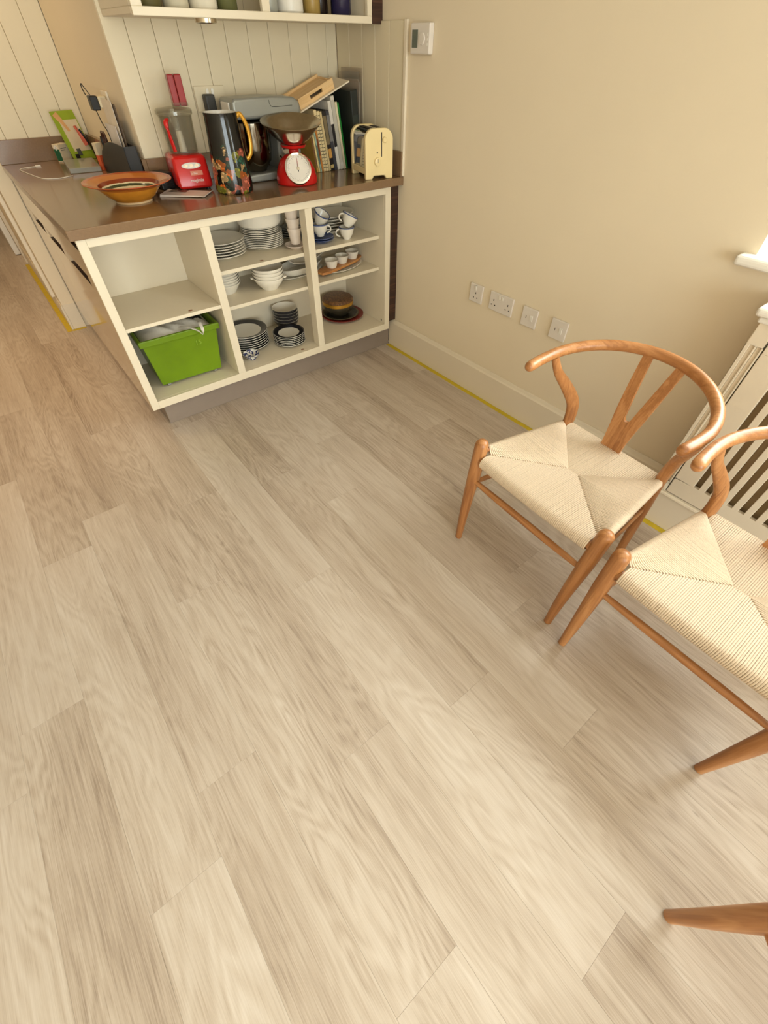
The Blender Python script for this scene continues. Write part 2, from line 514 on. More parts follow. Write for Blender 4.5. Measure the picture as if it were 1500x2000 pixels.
# ---- window in the right wall
fr = MB()
xa, xb = 0.13, 0.19
fr.box(xa, xb, WY0, WY0 + 0.06, WZ0, WZ1).box(xa, xb, WY1 - 0.06, WY1, WZ0, WZ1).box(xa, xb, WY0 + 0.06, WY1 - 0.06, WZ1 - 0.06, WZ1).box(xa, xb, WY0 + 0.06, WY1 - 0.06, WZ0, WZ0 + 0.06)
win = struct(fr.build('window_1', m_white, bevel=0.004), 'white window frame with bright daylight behind')
bx(xa + 0.01, xb - 0.01, -2.42, -2.36, WZ0 + 0.06, WZ1 - 0.06).build('glazing_bar', m_white, win, bevel=0.003)
bx(xa + 0.027, xb - 0.027, WY0 + 0.06, -2.42, WZ0 + 0.06, WZ1 - 0.06).build('pane', m_pane, win, smooth=0)
bx(xa + 0.027, xb - 0.027, -2.36, WY1 - 0.06, WZ0 + 0.06, WZ1 - 0.06).build('pane', m_pane, win, smooth=0)
bx(-0.045, 0.13, WY0 - 0.04, WY1 + 0.04, WZ0 - 0.03, WZ0).build('window_sill', m_white, win, bevel=0.011, bseg=3)

# ---- skirting
def skirting(name, pts, h, t, label, parent_kind='structure'):
    """profile swept along straight run from a to b; inward normal n"""
    (ax, ay), (bx_, by), (nx, ny) = pts
    prof = [(0, 0), (t, 0), (t, h - 0.022), (t * 0.72, h - 0.014), (t * 0.5, h), (0, h)]
    mb = MB()
    mb.prism(prof, lambda d, z, s: (ax + (bx_ - ax) * s + nx * d, ay + (by - ay) * s + ny * d, z), 0, 1)
    return struct(mb.build(name, m_skirt, bevel=0.0015, bseg=1), label)
skirting('baseboard_right', ((-0.0003, 0.062), (-0.0003, -1.84), (-1, 0)), 0.174, 0.019, 'tall cream skirting board along the right wall')
skirting('baseboard_passage', ((-1.6753, 1.603), (-1.6753, 3.32), (-1, 0)), 0.168, 0.014, 'cream skirting board along the passage wall')
struct(MB().box(-1.675, -1.596, 1.604, 1.6195, 0, 0.168).build('baseboard_end', m_skirt, bevel=0.002), 'cream skirting board on the end of the passage wall')
bx(-1.675, -1.596, 1.6085, 1.6195, 0.168, 0.92).build('corner_lining', m_wall, wall_far)
# door casing in the passage
cs = MB().box(-1.703, -1.6753, 3.33, 3.40, 0, 2.08).box(-1.697, -1.6753, 3.40, 3.44, 0, 2.05)
struct(cs.build('trim_1', m_skirt, bevel=0.004), 'cream door casing in the passage')
cs = MB().box(-1.700, -1.6753, 1.78, 1.83, 0.169, 2.08).box(-1.694, -1.6753, 1.83, 1.87, 0.169, 2.05)
struct(cs.build('trim_2', m_skirt, bevel=0.004), 'cream moulding on the passage wall')
dd = MB().box(-1.745, -1.70, 3.635, 4.40, 0.006, 2.02)
door1 = struct(dd.build('door_1', m_white, bevel=0.003), 'white door standing open in the passage')
bx(-1.7555, -1.7452, 4.28, 4.36, 1.0, 1.03).build('door_handle', m_steel, door1, bevel=0.004)

# ---- yellow tape left on the floor edges
def tape(x0, x1, y0, y1, label):
    n = 24
    mb = MB()
    long_y = (y1 - y0) > (x1 - x0)
    vs = []
    for i in range(n + 1):
        t = i / n
        j0, j1 = random.uniform(-.0012, .0012), random.uniform(-.0012, .0012)
        if long_y:
            y = y0 + (y1 - y0) * t; vs += [(x0 + j0, y), (x1 + (0 if True else j1), y)]
        else:
            x = x0 + (x1 - x0) * t; vs += [(x, y0 + j0), (x, y1)]
    vv = [(a, b, 0.0002) for a, b in vs] + [(a, b, 0.0007) for a, b in vs]
    m_ = len(vs); fs = []
    for i in range(n):
        a = 2 * i
        fs += [(m_ + a, m_ + a + 1, m_ + a + 3, m_ + a + 2), (a, a + 2, a + 3, a + 1), (a, a + m_, a + m_ + 2, a + 2), (a + 1, a + 3, a + m_ + 3, a + m_ + 1)]
    fs += [(0, 1, m_ + 1, m_), (2 * n, m_ + 2 * n, m_ + 2 * n + 1, 2 * n + 1)]
    mb.add(vv, fs)
    tag(mb.build('floor_tape', m_tape, smooth=0), label, 'tape')
tape(-0.047, -0.0198, -1.842, 0.058, 'yellow tape strip on the floor along the right wall skirting')
tape(-0.172, -0.1445, -3.4, -1.846, 'yellow tape strip on the floor along the radiator cover')
tape(-1.722, -1.6900, 1.58, 3.30, 'yellow tape strip on the floor along the passage skirting')
tape(-1.689, -1.60, 1.575, 1.602, 'short yellow tape strip across the end of the passage wall')

# ================================================================== RADIATOR COVER
rc = thing('radiator_cover', 'white slatted radiator cover with fluted pilaster under the window', 'radiator cover', (0, 0, 0))
RX = -0.14
RY0, RY1 = -3.3, -1.842
bx(-0.168, -0.001, RY0 - 0.02, RY1 + 0.022, 0.858, 0.884).build('top_shelf', m_white, rc, bevel=0.010, bseg=3)
bx(-0.152, -0.002, RY0 - 0.006, RY1 + 0.008, 0.840, 0.858).build('cornice', m_white, rc, bevel=0.005)
mb = MB().prism([(RX - 0.004, 0), (-0.002, 0), (-0.002, 0.168), (RX + 0.002, 0.168), (RX - 0.004, 0.150)], lambda a, b, t: (a, t, b), RY0, RY1)
mb.build('plinth', m_skirt, rc, bevel=0.002)
mb = MB().tube([(RX - 0.004, RY0, 0.159), (RX - 0.004, RY1, 0.159)], 0.009, 10)
mb.build('base_bead', m_skirt, rc)
# pilaster : slab with two recessed flutes
def pil(y0, y1):
    p = MB()
    f1, f2 = y1 - 0.017, y1 - 0.036   # flute centres measured from the wall end
    wf = 0.0065
    ys = [y1, f1 + wf, f1 - wf, f2 + wf, f2 - wf, y0]
    p.box(RX, RX + 0.012, y0, y1, 0.168, 0.215).box(RX, RX + 0.012, y0, y1, 0.775, 0.840)
    for a, b in ((ys[1], ys[0]), (ys[3], ys[2]), (ys[5], ys[4])): p.box(RX, RX + 0.012, a, b, 0.215, 0.775)
    for a, b in ((ys[2], ys[1]), (ys[4], ys[3])): p.box(RX + 0.006, RX + 0.012, a, b, 0.215, 0.775)
    return p
pil(-1.890, RY1).build('pilaster', m_skirt, rc, bevel=0.0012, bseg=1)
bx(RX + 0.0125, -0.002, RY1 - 0.018, RY1, 0.168, 0.840).build('end_panel', m_skirt, rc)
D0, D1 = RY0, -1.8935
mb = MB().box(RX, RX + 0.018, D0, D1, 0.172, 0.243).box(RX, RX + 0.018, D0, D1, 0.760, 0.836).box(RX, RX + 0.018, -1.966, D1, 0.243, 0.760)
mb.build('grille_frame', m_skirt, rc, bevel=0.0015, bseg=1)
sl = MB().box(RX, RX + 0.018, -0.0105, 0.0105, 0.243, 0.760).mesh('slat', m_skirt, bevel=0.0012, bseg=1)
y = -1.966 - 0.0195 - 0.0105
while y > D0 + 0.03:
    o = link('slat', sl, rc); o.location = (0, y, 0)
    y -= 0.0405
bx(-0.110, -0.102, D0, -1.87, 0.19, 0.83).build('back_board', M('tan_lining_board', (176, 152, 116), 0.8), rc, smooth=0)


# ================================================================== WALL PLATES
def plate(name, label, y_left, z_top, w, kind, group=None):
    """y_left: the edge nearer the cupboards"""
    t = thing(name, label, 'socket' if kind in ('single', 'double') else 'switch', (0, y_left - w / 2, z_top - 0.043), 0, group)
    bx(-0.0095, -0.0004, -w / 2, w / 2, -0.043, 0.043).build('face_plate', m_plate, t, bevel=0.003, bseg=2)
    def rocker(y, z, ww=0.011, hh=0.022):
        mb = MB().prism([(-0.0095, -hh / 2), (-0.0095, hh / 2), (-0.0145, hh / 2), (-0.011, -hh / 2)], lambda a, b, s: (a, y + s, z + b), -ww / 2, ww / 2)
        mb.build('rocker', m_white, t, bevel=0.0006, bseg=1)
    def holes(y, z):
        for dy, dz, hw, hh in ((0, 0.010, 0.0022, 0.0042), (-0.011, -0.012, 0.0034, 0.0022), (0.011, -0.012, 0.0034, 0.0022)):
            bx(-0.0100, -0.0092, y + dy - hw, y + dy + hw, z + dz - hh, z + dz + hh).build('pin_hole', m_dark, t, smooth=0)
    if kind == 'single':
        rocker(0.004, 0.026); holes(0, -0.008)
        bx(-0.0100, -0.0092, -0.002, 0.008, 0.036, 0.038).build('red_mark', m_dark, t, smooth=0)
    elif kind == 'double':
        rocker(0.010, 0.026, 0.009, 0.018); rocker(-0.008, 0.026, 0.009, 0.018)
        holes(0.045, -0.004); holes(-0.045, -0.004)
    else:
        rocker(-0.014, 0.0, 0.014, 0.026)
        bx(-0.0100, -0.0092, 0.014, 0.018, -0.006, 0.006).build('fuse_slot', m_plinth, t, smooth=0)
    return t
plate('single_socket', 'white single wall socket beside the double socket', -0.5858, 0.5728, 0.086, 'single')
plate('double_socket', 'white double wall socket on the cream wall', -0.7229, 0.5725, 0.146, 'double')
plate('switch_plate', 'white switch plate between the double socket and the other switch', -0.930, 0.566, 0.086, 'switch')
plate('switch_plate', 'white switch plate above the armchair back, farthest from the cupboards', -1.095, 0.566, 0.086, 'switch')

th = thing('thermostat', 'white room thermostat with grey display on the cream wall', 'thermostat', (0, -0.121, 1.408))
bx(-0.026, -0.0004, -0.060, 0.060, -0.045, 0.045).build('case', m_plate, th, bevel=0.004)
bx(-0.0275, -0.0262, 0.012, 0.048, -0.026, 0.026).build('display', M('grey_lcd', (98, 104, 92), 0.2, var=0.05), th, bevel=0.0005, bseg=1)
MB().lathe([(0, 0.0), (0.019, 0.0), (0.017, 0.004), (0.0, 0.0045)], 24, (-0.0258, -0.014, 0), mt=Matrix.Rotation(-pi / 2, 3, 'Y')).build('dial', m_plate, th)
for i in range(3):
    bx(-0.0268, -0.0258, -0.052, -0.046, -0.02 + i * 0.014, -0.012 + i * 0.014).build('button', m_white, th, bevel=0.0004, bseg=1)

# ================================================================== PENINSULA
ZT, ZB = 0.891, 0.139
XL, XR = -1.593, -0.071
oc = thing('open_cabinet', 'cream open-fronted display cabinet filled with crockery at the peninsula end', 'cabinet', (0, 0, 0))
def cpart(n, *a, **k):
    return bx(*a).build(n, m_cab, oc, bevel=k.get('bevel', 0.0016), bseg=2)
T = 0.019
IL, IR = -1.558, -0.107     # clear opening edges
# face frame
cpart('stile', XL, IL, 0.0, T, ZB, ZT)
cpart('stile', -1.117, -1.077, 0.0, T, 0.178, 0.860)
cpart('stile', -0.602, -0.563, 0.0, 0.058, 0.178, 0.860)
cpart('stile', IR, XR, 0.0, T, ZB, ZT)
cpart('top_rail', IL, IR, 0.0, T, 0.860, ZT)
cpart('bottom_rail', IL, IR, 0.0, T, ZB, 0.178)
# carcass
cpart('side_panel', -1.575, IL, T, 0.43, ZB, ZT)
cpart('partition', -1.117, -1.077, T, 0.42, 0.178, 0.872)
cpart('side_panel', IR, XR, T, 0.43, ZB, ZT)
cpart('base_panel', IL, IR, T, 0.43, 0.160, 0.178)
cpart('top_panel', IL, IR, T, 0.43, 0.872, ZT)
cpart('back_panel', IL, IR, 0.42, 0.43, 0.178, 0.872)
cpart('shelf', IL, -1.117, 0.003, 0.42, 0.525, 0.541)
cpart('shelf', -1.077, IR, 0.060, 0.42, 0.643, 0.660)
cpart('shelf', -1.077, IR, 0.060, 0.42, 0.480, 0.497)
bx(-0.1095, -0.1075, 0.03, 0.036, 0.19, 0.20).build('peg_hole', m_dark, oc, smooth=0)
m_brown_dot = M('brown_cover_cap', (140, 92, 62), 0.5)
for (x, y, z) in ((-1.255, 0.03, 0.541), (-0.83, 0.085, 0.660), (-0.70, 0.03, 0.178)):
    MB().lathe([(0, 0.0015), (0.010, 0.0012), (0.011, 0.0)], 18, (x, y, z), sy=0.7).build('cover_cap', m_brown_dot, oc)

# plinth under the peninsula
pl = thing('plinth', 'grey-brown kick board under the open cabinet and drawers', 'plinth')
bx(-1.533, -0.0195, 0.066, 0.082, 0.0005, ZB - 0.0005).build('front_board', m_plinth, pl, bevel=0.001, bseg=1)
bx(-1.533, -1.517, 0.0825, 1.60, 0.0005, ZB - 0.0005).build('side_board', m_plinth, pl, bevel=0.001, bseg=1)

m_recess = M('dark_recess_walnut', (48, 28, 17), 0.5, var=0.15)
# three gloss units facing the kitchen aisle
units = [(0.0195, 0.56, 'nearest the open cabinet'), (0.562, 1.005, 'in the middle of the run'), (1.007, 1.60, 'against the passage wall')]
grooves = [(0.12, 0.50), (0.615, 0.955), (1.05, 1.36)]
for (y0, y1, where), (g0, g1) in zip(units, grooves):
    t = thing('drawer_unit', 'cream gloss drawer unit under the worktop, ' + where, 'cabinet', (0, 0, 0), 0, 'gloss drawer units')
    yb = max(y0, 0.4315)
    bx(-1.5745, -1.115, yb, y1, ZB, ZT - 0.001).build('carcass', m_cab, t, smooth=0)
    mb = MB().box(XL, -1.5755, y0, y1 - 0.001, ZB, 0.694)
    mb.build('lower_front', m_gloss, t, bevel=0.0012, bseg=1)
    mb = MB().box(XL, -1.5755, y0, y1 - 0.001, 0.738, 0.846)
    mb.build('drawer_front', m_gloss, t, bevel=0.0012, bseg=1)
    bx(XL, -1.5755, y0, g0, 0.6945, 0.7375).build('grip_end', m_gloss, t, smooth=0)
    bx(XL, -1.5755, g1, y1 - 0.001, 0.6945, 0.7375).build('grip_end', m_gloss, t, smooth=0)
    bx(-1.5772, -1.5757, g0 + 0.0005, g1 - 0.0005, 0.695, 0.737).build('grip_recess', m_recess, t, smooth=0)
    bx(XL + 0.0006, -1.5773, g0 + 0.0005, g1 - 0.0005, 0.6945, 0.6985).build('grip_lip', m_recess, t, smooth=0)
    bx(-1.582, -1.5757, max(y0, 0.03), y1 - 0.001, 0.847, ZT - 0.002).build('top_recess', m_recess, t, smooth=0)
    bx(XL + 0.0006, -1.5825, max(y0, 0.03), y1 - 0.001, 0.8465, 0.8495).build('top_lip', m_recess, t, smooth=0)

# walnut filler by the wall
tag(bx(-0.0705, -0.0008, 0.022, 0.04, 0.175, ZT - 0.0006).build('filler_panel', m_walnut, bevel=0.0008, bseg=1), 'dark walnut filler panel between the open cabinet and the wall', 'panel')

# worktop
ZW = 0.926
wt = thing('worktop', 'glossy taupe stone worktop with upstands over the peninsula', 'worktop')
poly = [(-0.0004, -0.017), (-1.612, -0.017), (-1.612, 1.5395), (-1.1135, 1.5395), (-1.1135, 0.5325), (-0.0004, 0.5325)]
MB().prism(poly, lambda a, b, z: (a, b, z), ZT, ZW).build('slab', m_work, wt, bevel=0.003, bseg=2, tri=False)
def up(*a): bx(*a).build('upstand', m_work, wt, bevel=0.0015, bseg=1)
UZ = 1.028
up(-0.0205, -0.0095, -0.016, 0.5320, ZW, UZ)
up(-1.113, -0.021, 0.513, 0.5325, ZW, UZ)
up(-1.133, -1.1135, 0.513, 1.5390, ZW, UZ)
up(-1.612, -1.1335, 1.520, 1.5395, ZW, UZ)

# ================================================================== WALL CABINET
wc = thing('wall_cabinet', 'cream open wall cabinet above the worktop holding jars', 'cabinet')
CZ = 1.452
def wpart(n, *a): return bx(*a).build(n, m_cab, wc, bevel=0.0015, bseg=1)
wpart('bottom_rail', -1.10, -0.071, 0.15, 0.169, CZ, 1.474)
wpart('stile', -1.10, -1.062, 0.15, 0.169, 1.474, 2.2)
wpart('stile', -0.605, -0.571, 0.15, 0.169, 1.474, 2.2)
wpart('stile', -0.096, -0.071, 0.15, 0.169, 1.474, 2.2)
wpart('base_panel', -1.10, -0.071, 0.1695, 0.5325, CZ + 0.004, 1.474)
wpart('side_panel', -1.10, -1.082, 0.1695, 0.5325, 1.474, 2.2)
wpart('side_panel', -0.089, -0.071, 0.1695, 0.5325, 1.474, 2.2)
wpart('top_rail', -1.10, -0.071, 0.15, 0.5325, 2.2, 2.23)
wpart('shelf', -1.082, -0.089, 0.19, 0.5325, 1.84, 1.858)
tag(bx(-0.0705, -0.0006, 0.165, 0.185, CZ, 2.23).build('filler_panel', m_walnut, bevel=0.0008, bseg=1), 'dark walnut filler strip beside the wall cabinet', 'panel')
pk = thing('puck_light', 'round metal downlight fitted under the wall cabinet', 'light', (-0.83, 0.185, CZ))
MB().lathe([(0, -0.008), (0.030, -0.008), (0.035, -0.0125), (0.040, -0.011), (0.041, -0.0005), (0, -0.0005)], 28).build('ring', m_steel, pk)
MB().lathe([(0, -0.0095), (0.028, -0.0095), (0.029, -0.0081), (0, -0.0081)], 24).build('lens', M('frosted_lens', (235, 225, 200), 0.3), pk)

# jars on the wall cabinet's floor
def jar(name, label, x, y, r, h, mat, lid=None, group='jars in the wall cabinet'):
    t = thing(name, label, 'jar', (x, y, 1.4745), 0, group)
    MB().lathe([(0, 0), (r * 0.92, 0), (r, 0.006), (r, h * 0.82), (r * 0.86, h * 0.9), (r * 0.86, h), (r * 0.78, h), (r * 0.78, h * 0.9), (r * 0.93, h * 0.8), (r * 0.92, 0.012), (0, 0.010)], 28).build('body', mat, t)
    if lid: MB().lathe([(0, h + 0.016), (r * 0.9, h + 0.014), (r * 0.92, h + 0.001), (0, h + 0.001)], 28).build('lid', lid, t)
m_jglass = glass('jar_glass', (190, 192, 170), 0.45)
m_oil = M('olive_contents', (92, 84, 48), 0.3)
jar('storage_jar', 'murky olive glass jar at the far left of the wall cabinet', -1.005, 0.25, 0.045, 0.20, m_oil, m_steel)
jar('storage_jar', 'pale stoneware jar in the wall cabinet near the left end', -0.905, 0.25, 0.046, 0.18, M('pale_stoneware', (196, 186, 160), 0.4), m_cab)
jar('storage_jar', 'cream canister in the middle of the left half of the wall cabinet', -0.80, 0.25, 0.052, 0.20, M('cream_canister', (222, 212, 190), 0.35), m_steel)
jar('storage_jar', 'olive green jar beside the cream canister in the wall cabinet', -0.70, 0.26, 0.04, 0.2, M('green_glass', (96, 96, 58), 0.15), m_steel)
jar('glass_tumbler', 'clear greenish tumbler just right of the wall cabinet post', -0.525, 0.24, 0.034, 0.13, m_jglass)
jar('storage_jar', 'tall white canister in the right half of the wall cabinet', -0.425, 0.25, 0.055, 0.2, M('white_canister', (226, 220, 208), 0.35), m_white)
jar('storage_jar', 'amber jar beside the white canister in the wall cabinet', -0.318, 0.25, 0.036, 0.16, M('amber_contents', (160, 132, 70), 0.25), m_steel)
jar('storage_jar', 'near-black jar with dark contents in the wall cabinet', -0.245, 0.30, 0.035, 0.19, M('dark_contents', (40, 30, 24), 0.2), m_steel)
jar('storage_jar', 'dark blue ribbed jar at the right end of the wall cabinet', -0.175, 0.24, 0.044, 0.19, M('cobalt_glaze', (34, 30, 62), 0.12), m_steel)

# ================================================================== WISHBONE CHAIRS
def make_chair(label):
    """local frame: +y the way the sitter faces, z up, origin on the floor"""
    t = thing('wishbone_chair', label, 'chair')
    FX, FY = 0.240, 0.210            # front feet
    for s in (1, -1):
        pts = spline([(s * 0.238, 0.222, 0.0), (s * 0.239, 0.218, 0.16), (s * 0.243, 0.203, 0.34), (s * 0.246, 0.194, 0.468)], 5)
        n = len(pts)
        rad = []
        for i, p in enumerate(pts):
            z = p[2]
            r = 0.0130 + 0.0105 * min(1, z / 0.34)
            rad.append(r)
        # rounded foot and domed head
        pts = [(pts[0][0], pts[0][1], 0.0), (pts[0][0], pts[0][1], 0.004)] + pts[1:]
        rad = [0.0105, 0.0135] + rad[1:]
        ex = [(0.246, 0.193, 0.478, 0.0220), (0.246, 0.193, 0.485, 0.0180), (0.246, 0.193, 0.490, 0.0115), (0.246, 0.193, 0.4922, 0.004)]
        for a, b, c, d in ex: pts.append((s * a, b, c)); rad.append(d)
        MB().tube(pts, rad, 18, up=(0, 1, 0)).build('leg', m_chair_z, t)
    # rear legs sweep up and forward to carry the arms
    for s in (1, -1):
        P = [(s * 0.208, -0.222, 0.0), (s * 0.203, -0.214, 0.14), (s * 0.197, -0.205, 0.30), (s * 0.192, -0.205, 0.40), (s * 0.191, -0.211, 0.46), (s * 0.200, -0.205, 0.52), (s * 0.222, -0.165, 0.585), (s * 0.242, -0.118, 0.645), (s * 0.2535, -0.088, 0.7045)]
        Rr = [(0.0130, 0.0140), (0.0150, 0.0180), (0.0170, 0.0215), (0.0175, 0.0235), (0.0180, 0.0255), (0.0175, 0.0265), (0.0155, 0.0225), (0.0130, 0.0165), (0.0120, 0.0130)]
        pp = spline([p + r for p, r in zip(P, Rr)], 5)
        MB().tube([q[:3] for q in pp], [(q[3], q[4]) for q in pp], 16, up=(0, 1, 0.001)).build('rear_leg', m_chair_z, t)
    # steam-bent bow
    ctrl = []
    for i in range(25):
        a = pi * i / 24
        ctrl.append((0.2570 * cos(a), -0.050 - 0.238 * sin(a), 0.715 + 0.036 * sin(a) ** 1.3))
    arm = [(0.2505, 0.052, 0.710), (0.2520, 0.035, 0.7105), (0.2555, 0.0, 0.7125)]
    path = arm + ctrl + [(-x, y, z) for x, y, z in reversed(arm)]
    path = spline(path, 3)
    n = len(path)
    rad = []
    for i in range(n):
        u = abs(i / (n - 1) - 0.5) * 2
        r = 0.0158 + 0.0008 * u
        e = min(i, n - 1 - i)
        k = [0.35, 0.70, 0.90, 0.98][e] if e < 4 else 1.0
        rad.append((r * k, r * 1.06 * k))
    MB().tube(path, rad, 18, up=(0, 0, 1)).build('bow_rail', m_chair_x, t)
    # Y splat : outline in (x, h), bent to lean back
    def lean(x, h, th):
        z = 0.432 + h
        y = -0.196 - 0.030 * (h / 0.31) - 0.052 * (h / 0.31) ** 1.6
        return (x, y - th - 0.0 * x, z)
    out = []
    HT = 0.322
    def half(s):
        L = []
        L += [(s * 0.036, 0.0), (s * 0.0375, 0.04), (s * 0.043, 0.09)]
        for k in range(7):
            h = 0.12 + (HT - 0.12) * k / 6
            L.append((s * (0.048 + 0.0215 * (k / 6) ** 0.9), h))
        return L
    def inner(s):
        L = []
        for k in range(7):
            h = HT - (HT - 0.13) * k / 6
            L.append((s * (0.0405 - 0.028 * (k / 6) ** 1.05), h))
        return L
    poly = half(1) + inner(1) + [(0.0105, 0.121), (0.006, 0.1145), (0.0, 0.112), (-0.006, 0.1145), (-0.0105, 0.121)] + list(reversed(inner(-1))) + list(reversed(half(-1)))
    m1 = bmesh.new()
    vs = [m1.verts.new((a, b, 0)) for a, b in poly]
    es = [m1.edges.new((vs[i], vs[(i + 1) % len(vs)])) for i in range(len(vs))]
    r = bmesh.ops.triangle_fill(m1, edges=es, use_beauty=True)
    tris = [tuple(v.index for v in f.verts) for f in (m1.verts.index_update() or m1.faces)]
    m1.free()
    n = len(poly)
    mb = MB()
    V = [lean(a, b, -0.0055) for a, b in poly] + [lean(a, b, 0.0055) for a, b in poly]
    F = [tri for tri in tris] + [tuple(n + i for i in reversed(tri)) for tri in tris] + [(i, (i + 1) % n, n + (i + 1) % n, n + i) for i in range(n)]
    mb.add(V, F)
    mb.build('splat', m_chair_z, t, smooth=30)
    bx(-0.0395, 0.0395, -0.2045, -0.1875, 0.4365, 0.4425).build('splat_shoe', m_chair_x, t, bevel=0.001, bseg=1)
    # seat rails (wood inside the weave)
    MB().tube([(-0.228, 0.197, 0.414), (0.228, 0.197, 0.414)], (0.0165), 14).build('front_rail', m_chair_x, t)
    MB().tube([(-0.18, -0.205, 0.430), (0.18, -0.205, 0.430)], (0.010), 12).build('back_rail', m_chair_x, t)
    for s in (1, -1):
        MB().tube([(s * 0.240, 0.195, 0.447), (s * 0.194, -0.20, 0.433)], (0.0095), 12).build('side_rail', m_chair_y, t)
    # stretchers
    MB().tube(spline([(-0.226, 0.206, 0.318), (-0.1, 0.207, 0.318), (0.1, 0.207, 0.318), (0.226, 0.206, 0.318)], 4), [0.009, 0.0098, 0.0106, 0.0114, 0.012, 0.0122, 0.0122, 0.0122, 0.012, 0.0114, 0.0106, 0.0098, 0.009], 12).build('front_stretcher', m_chair_x, t)
    MB().tube([(-0.19, -0.206, 0.285), (0.19, -0.206, 0.285)], (0.0085), 12).build('rear_stretcher', m_chair_x, t)
    for s in (1, -1):
        mb = MB()
        a = Vector((s * 0.240, 0.197, 0.300)); b = Vector((s * 0.199, -0.196, 0.300))
        k = 8
        pts = [a.lerp(b, i / k) for i in range(k + 1)]
        rr = [(0.006, 0.0115 + 0.0045 * sin(pi * i / k)) for i in range(k + 1)]
        mb.tube(pts, rr, 12, up=(0, 0, 1)).build('side_stretcher', m_chair_y, t)
    # woven seat: every cord modelled, wrapped over the rails
    mb = MB()
    pit, cr = 0.0054, 0.00275
    def cord(pts, up, r=cr):
        pts = [Vector(p) + Vector((random.uniform(-.00025, .00025), random.uniform(-.00025, .00025), random.uniform(-.0002, .0002))) for p in pts]
        mb.tube(pts, r * random.uniform(0.94, 1.04), 6, up=up, caps=False)
    FXL, FYL = 0.219, 0.170       # front seam corner
    BXL, BYL = 0.178, -0.182      # back seam corner
    AX, AY = 0.020, 0.002         # apex
    ZC = 0.4385
    def sag(u): return 0.006 * u   # sinks a little to the middle
    random.seed(3)
    x = -FXL + 0.002
    while x <= FXL - 0.002 + 1e-6:
        ax = abs(x)
        ys = AY if ax <= AX else AY + (FYL - AY) * (ax - AX) / (FXL - AX)
        dip = 0.005 * (1 - (x / FXL) ** 2)     # front edge bows down
        zt = ZC - dip
        L = [(x, 0.160, zt - 0.040)] + [(x, 0.197 + 0.0225 * cos(q), zt - 0.0225 + 0.0225 * sin(q)) for q in [radians(v) for v in (-95, -65, -35, -5, 25, 55, 80)]]
        d = (0.201 - ys)
        if d > 0.012:
            L += [(x, 0.201 - d * 0.5, ZC - dip * 0.5 - sag(0.5)), (x, ys + 0.003, ZC - sag(1)), (x, ys - 0.003, ZC - sag(1) - 0.006)]
        cord(L, (1, 0, 0))
        x += pit
    x = -BXL + 0.002
    while x <= BXL - 0.002 + 1e-6:
        ax = abs(x)
        ys = AY if ax <= AX else AY + (BYL - AY) * (ax - AX) / (BXL - AX)
        L = [(x, -0.199, ZC - 0.028), (x, -0.214, ZC - 0.022), (x, -0.2185, ZC - 0.010), (x, -0.214, ZC), (x, -0.203, ZC + 0.003)]
        d = ys + 0.203
        if d > 0.012:
            L += [(x, -0.203 + d * 0.5, ZC - sag(0.5)), (x, ys - 0.003, ZC - sag(1)), (x, ys + 0.003, ZC - sag(1) - 0.006)]
        cord(L, (1, 0, 0))
        x += pit
    for s in (1, -1):
        y = BYL + 0.002
        while y <= FYL - 0.002:
            # rail edge at this depth
            u = (y - BYL) / (FYL - BYL)
            xe = 0.198 + (0.240 - 0.198) * u
            if y > AY: xs = AX + (FXL - AX) * (y - AY) / (FYL - AY)
            else: xs = AX + (BXL - AX) * (y - AY) / (BYL - AY)
            zz = ZC + 0.006 + 0.015 * u
            L = [(s * (xe - 0.012), y, zz - 0.029), (s * (xe + 0.005), y, zz - 0.024), (s * (xe + 0.010), y, zz - 0.012), (s * (xe + 0.006), y, zz - 0.002), (s * (xe - 0.006), y, zz)]
            d = xe - 0.006 - xs
            if d > 0.012:
                L += [(s * (xe - 0.006 - d * 0.5), y, ZC + 0.004 - sag(0.5)), (s * (xs + 0.003), y, ZC - sag(1) + 0.001), (s * (xs - 0.003), y, ZC - sag(1) - 0.006)]
            cord(L, (0, 1, 0))
            y += pit
    seat = mb.build('woven_seat', m_cord, t, smooth=60)
    MB().prism([(-0.205, 0.200), (0.205, 0.200), (0.208, 0.158), (0.232, 0.150), (0.200, -0.165), (0.172, -0.200), (-0.172, -0.200), (-0.200, -0.165), (-0.232, 0.150), (-0.208, 0.158)], lambda a, b, z: (a, b, z), 0.4205, 0.4275).build('seat_underlay', m_cord, t, smooth=0)
    return t

def place(o, foot_l, foot_r):
    """put the two front feet (sitter's right, sitter's left) on given floor points"""
    a = Vector(foot_l); b = Vector(foot_r)
    d = (a - b).normalized()             # local +x
    f = Vector((-d.y, d.x))              # local +y
    o.rotation_euler = (0, 0, atan2(d.y, d.x))
    m = (a + b) / 2 - f * 0.222
    o.location = (m.x, m.y, 0)

chair1 = make_chair('oiled wooden wishbone armchair with woven cord seat, nearest the wall sockets')
place(chair1, (-0.866, -1.458), (-0.893, -1.934))
chair2 = copy_tree(chair1)
chair2['label'] = 'oiled wooden wishbone armchair with woven cord seat in front of the radiator grille'
place(chair2, (-0.921, -2.016), (-0.934, -2.492))
chair3 = copy_tree(chair1)
chair3['label'] = 'oiled wooden wishbone armchair standing apart and turned, only a front leg showing'
place(chair3, (-1.300, -2.592), (-1.300 - 0.66 * 0.476, -2.592 - 0.751 * 0.476))
for c in (chair1, chair2, chair3): c['group'] = 'wishbone chairs along the right wall'

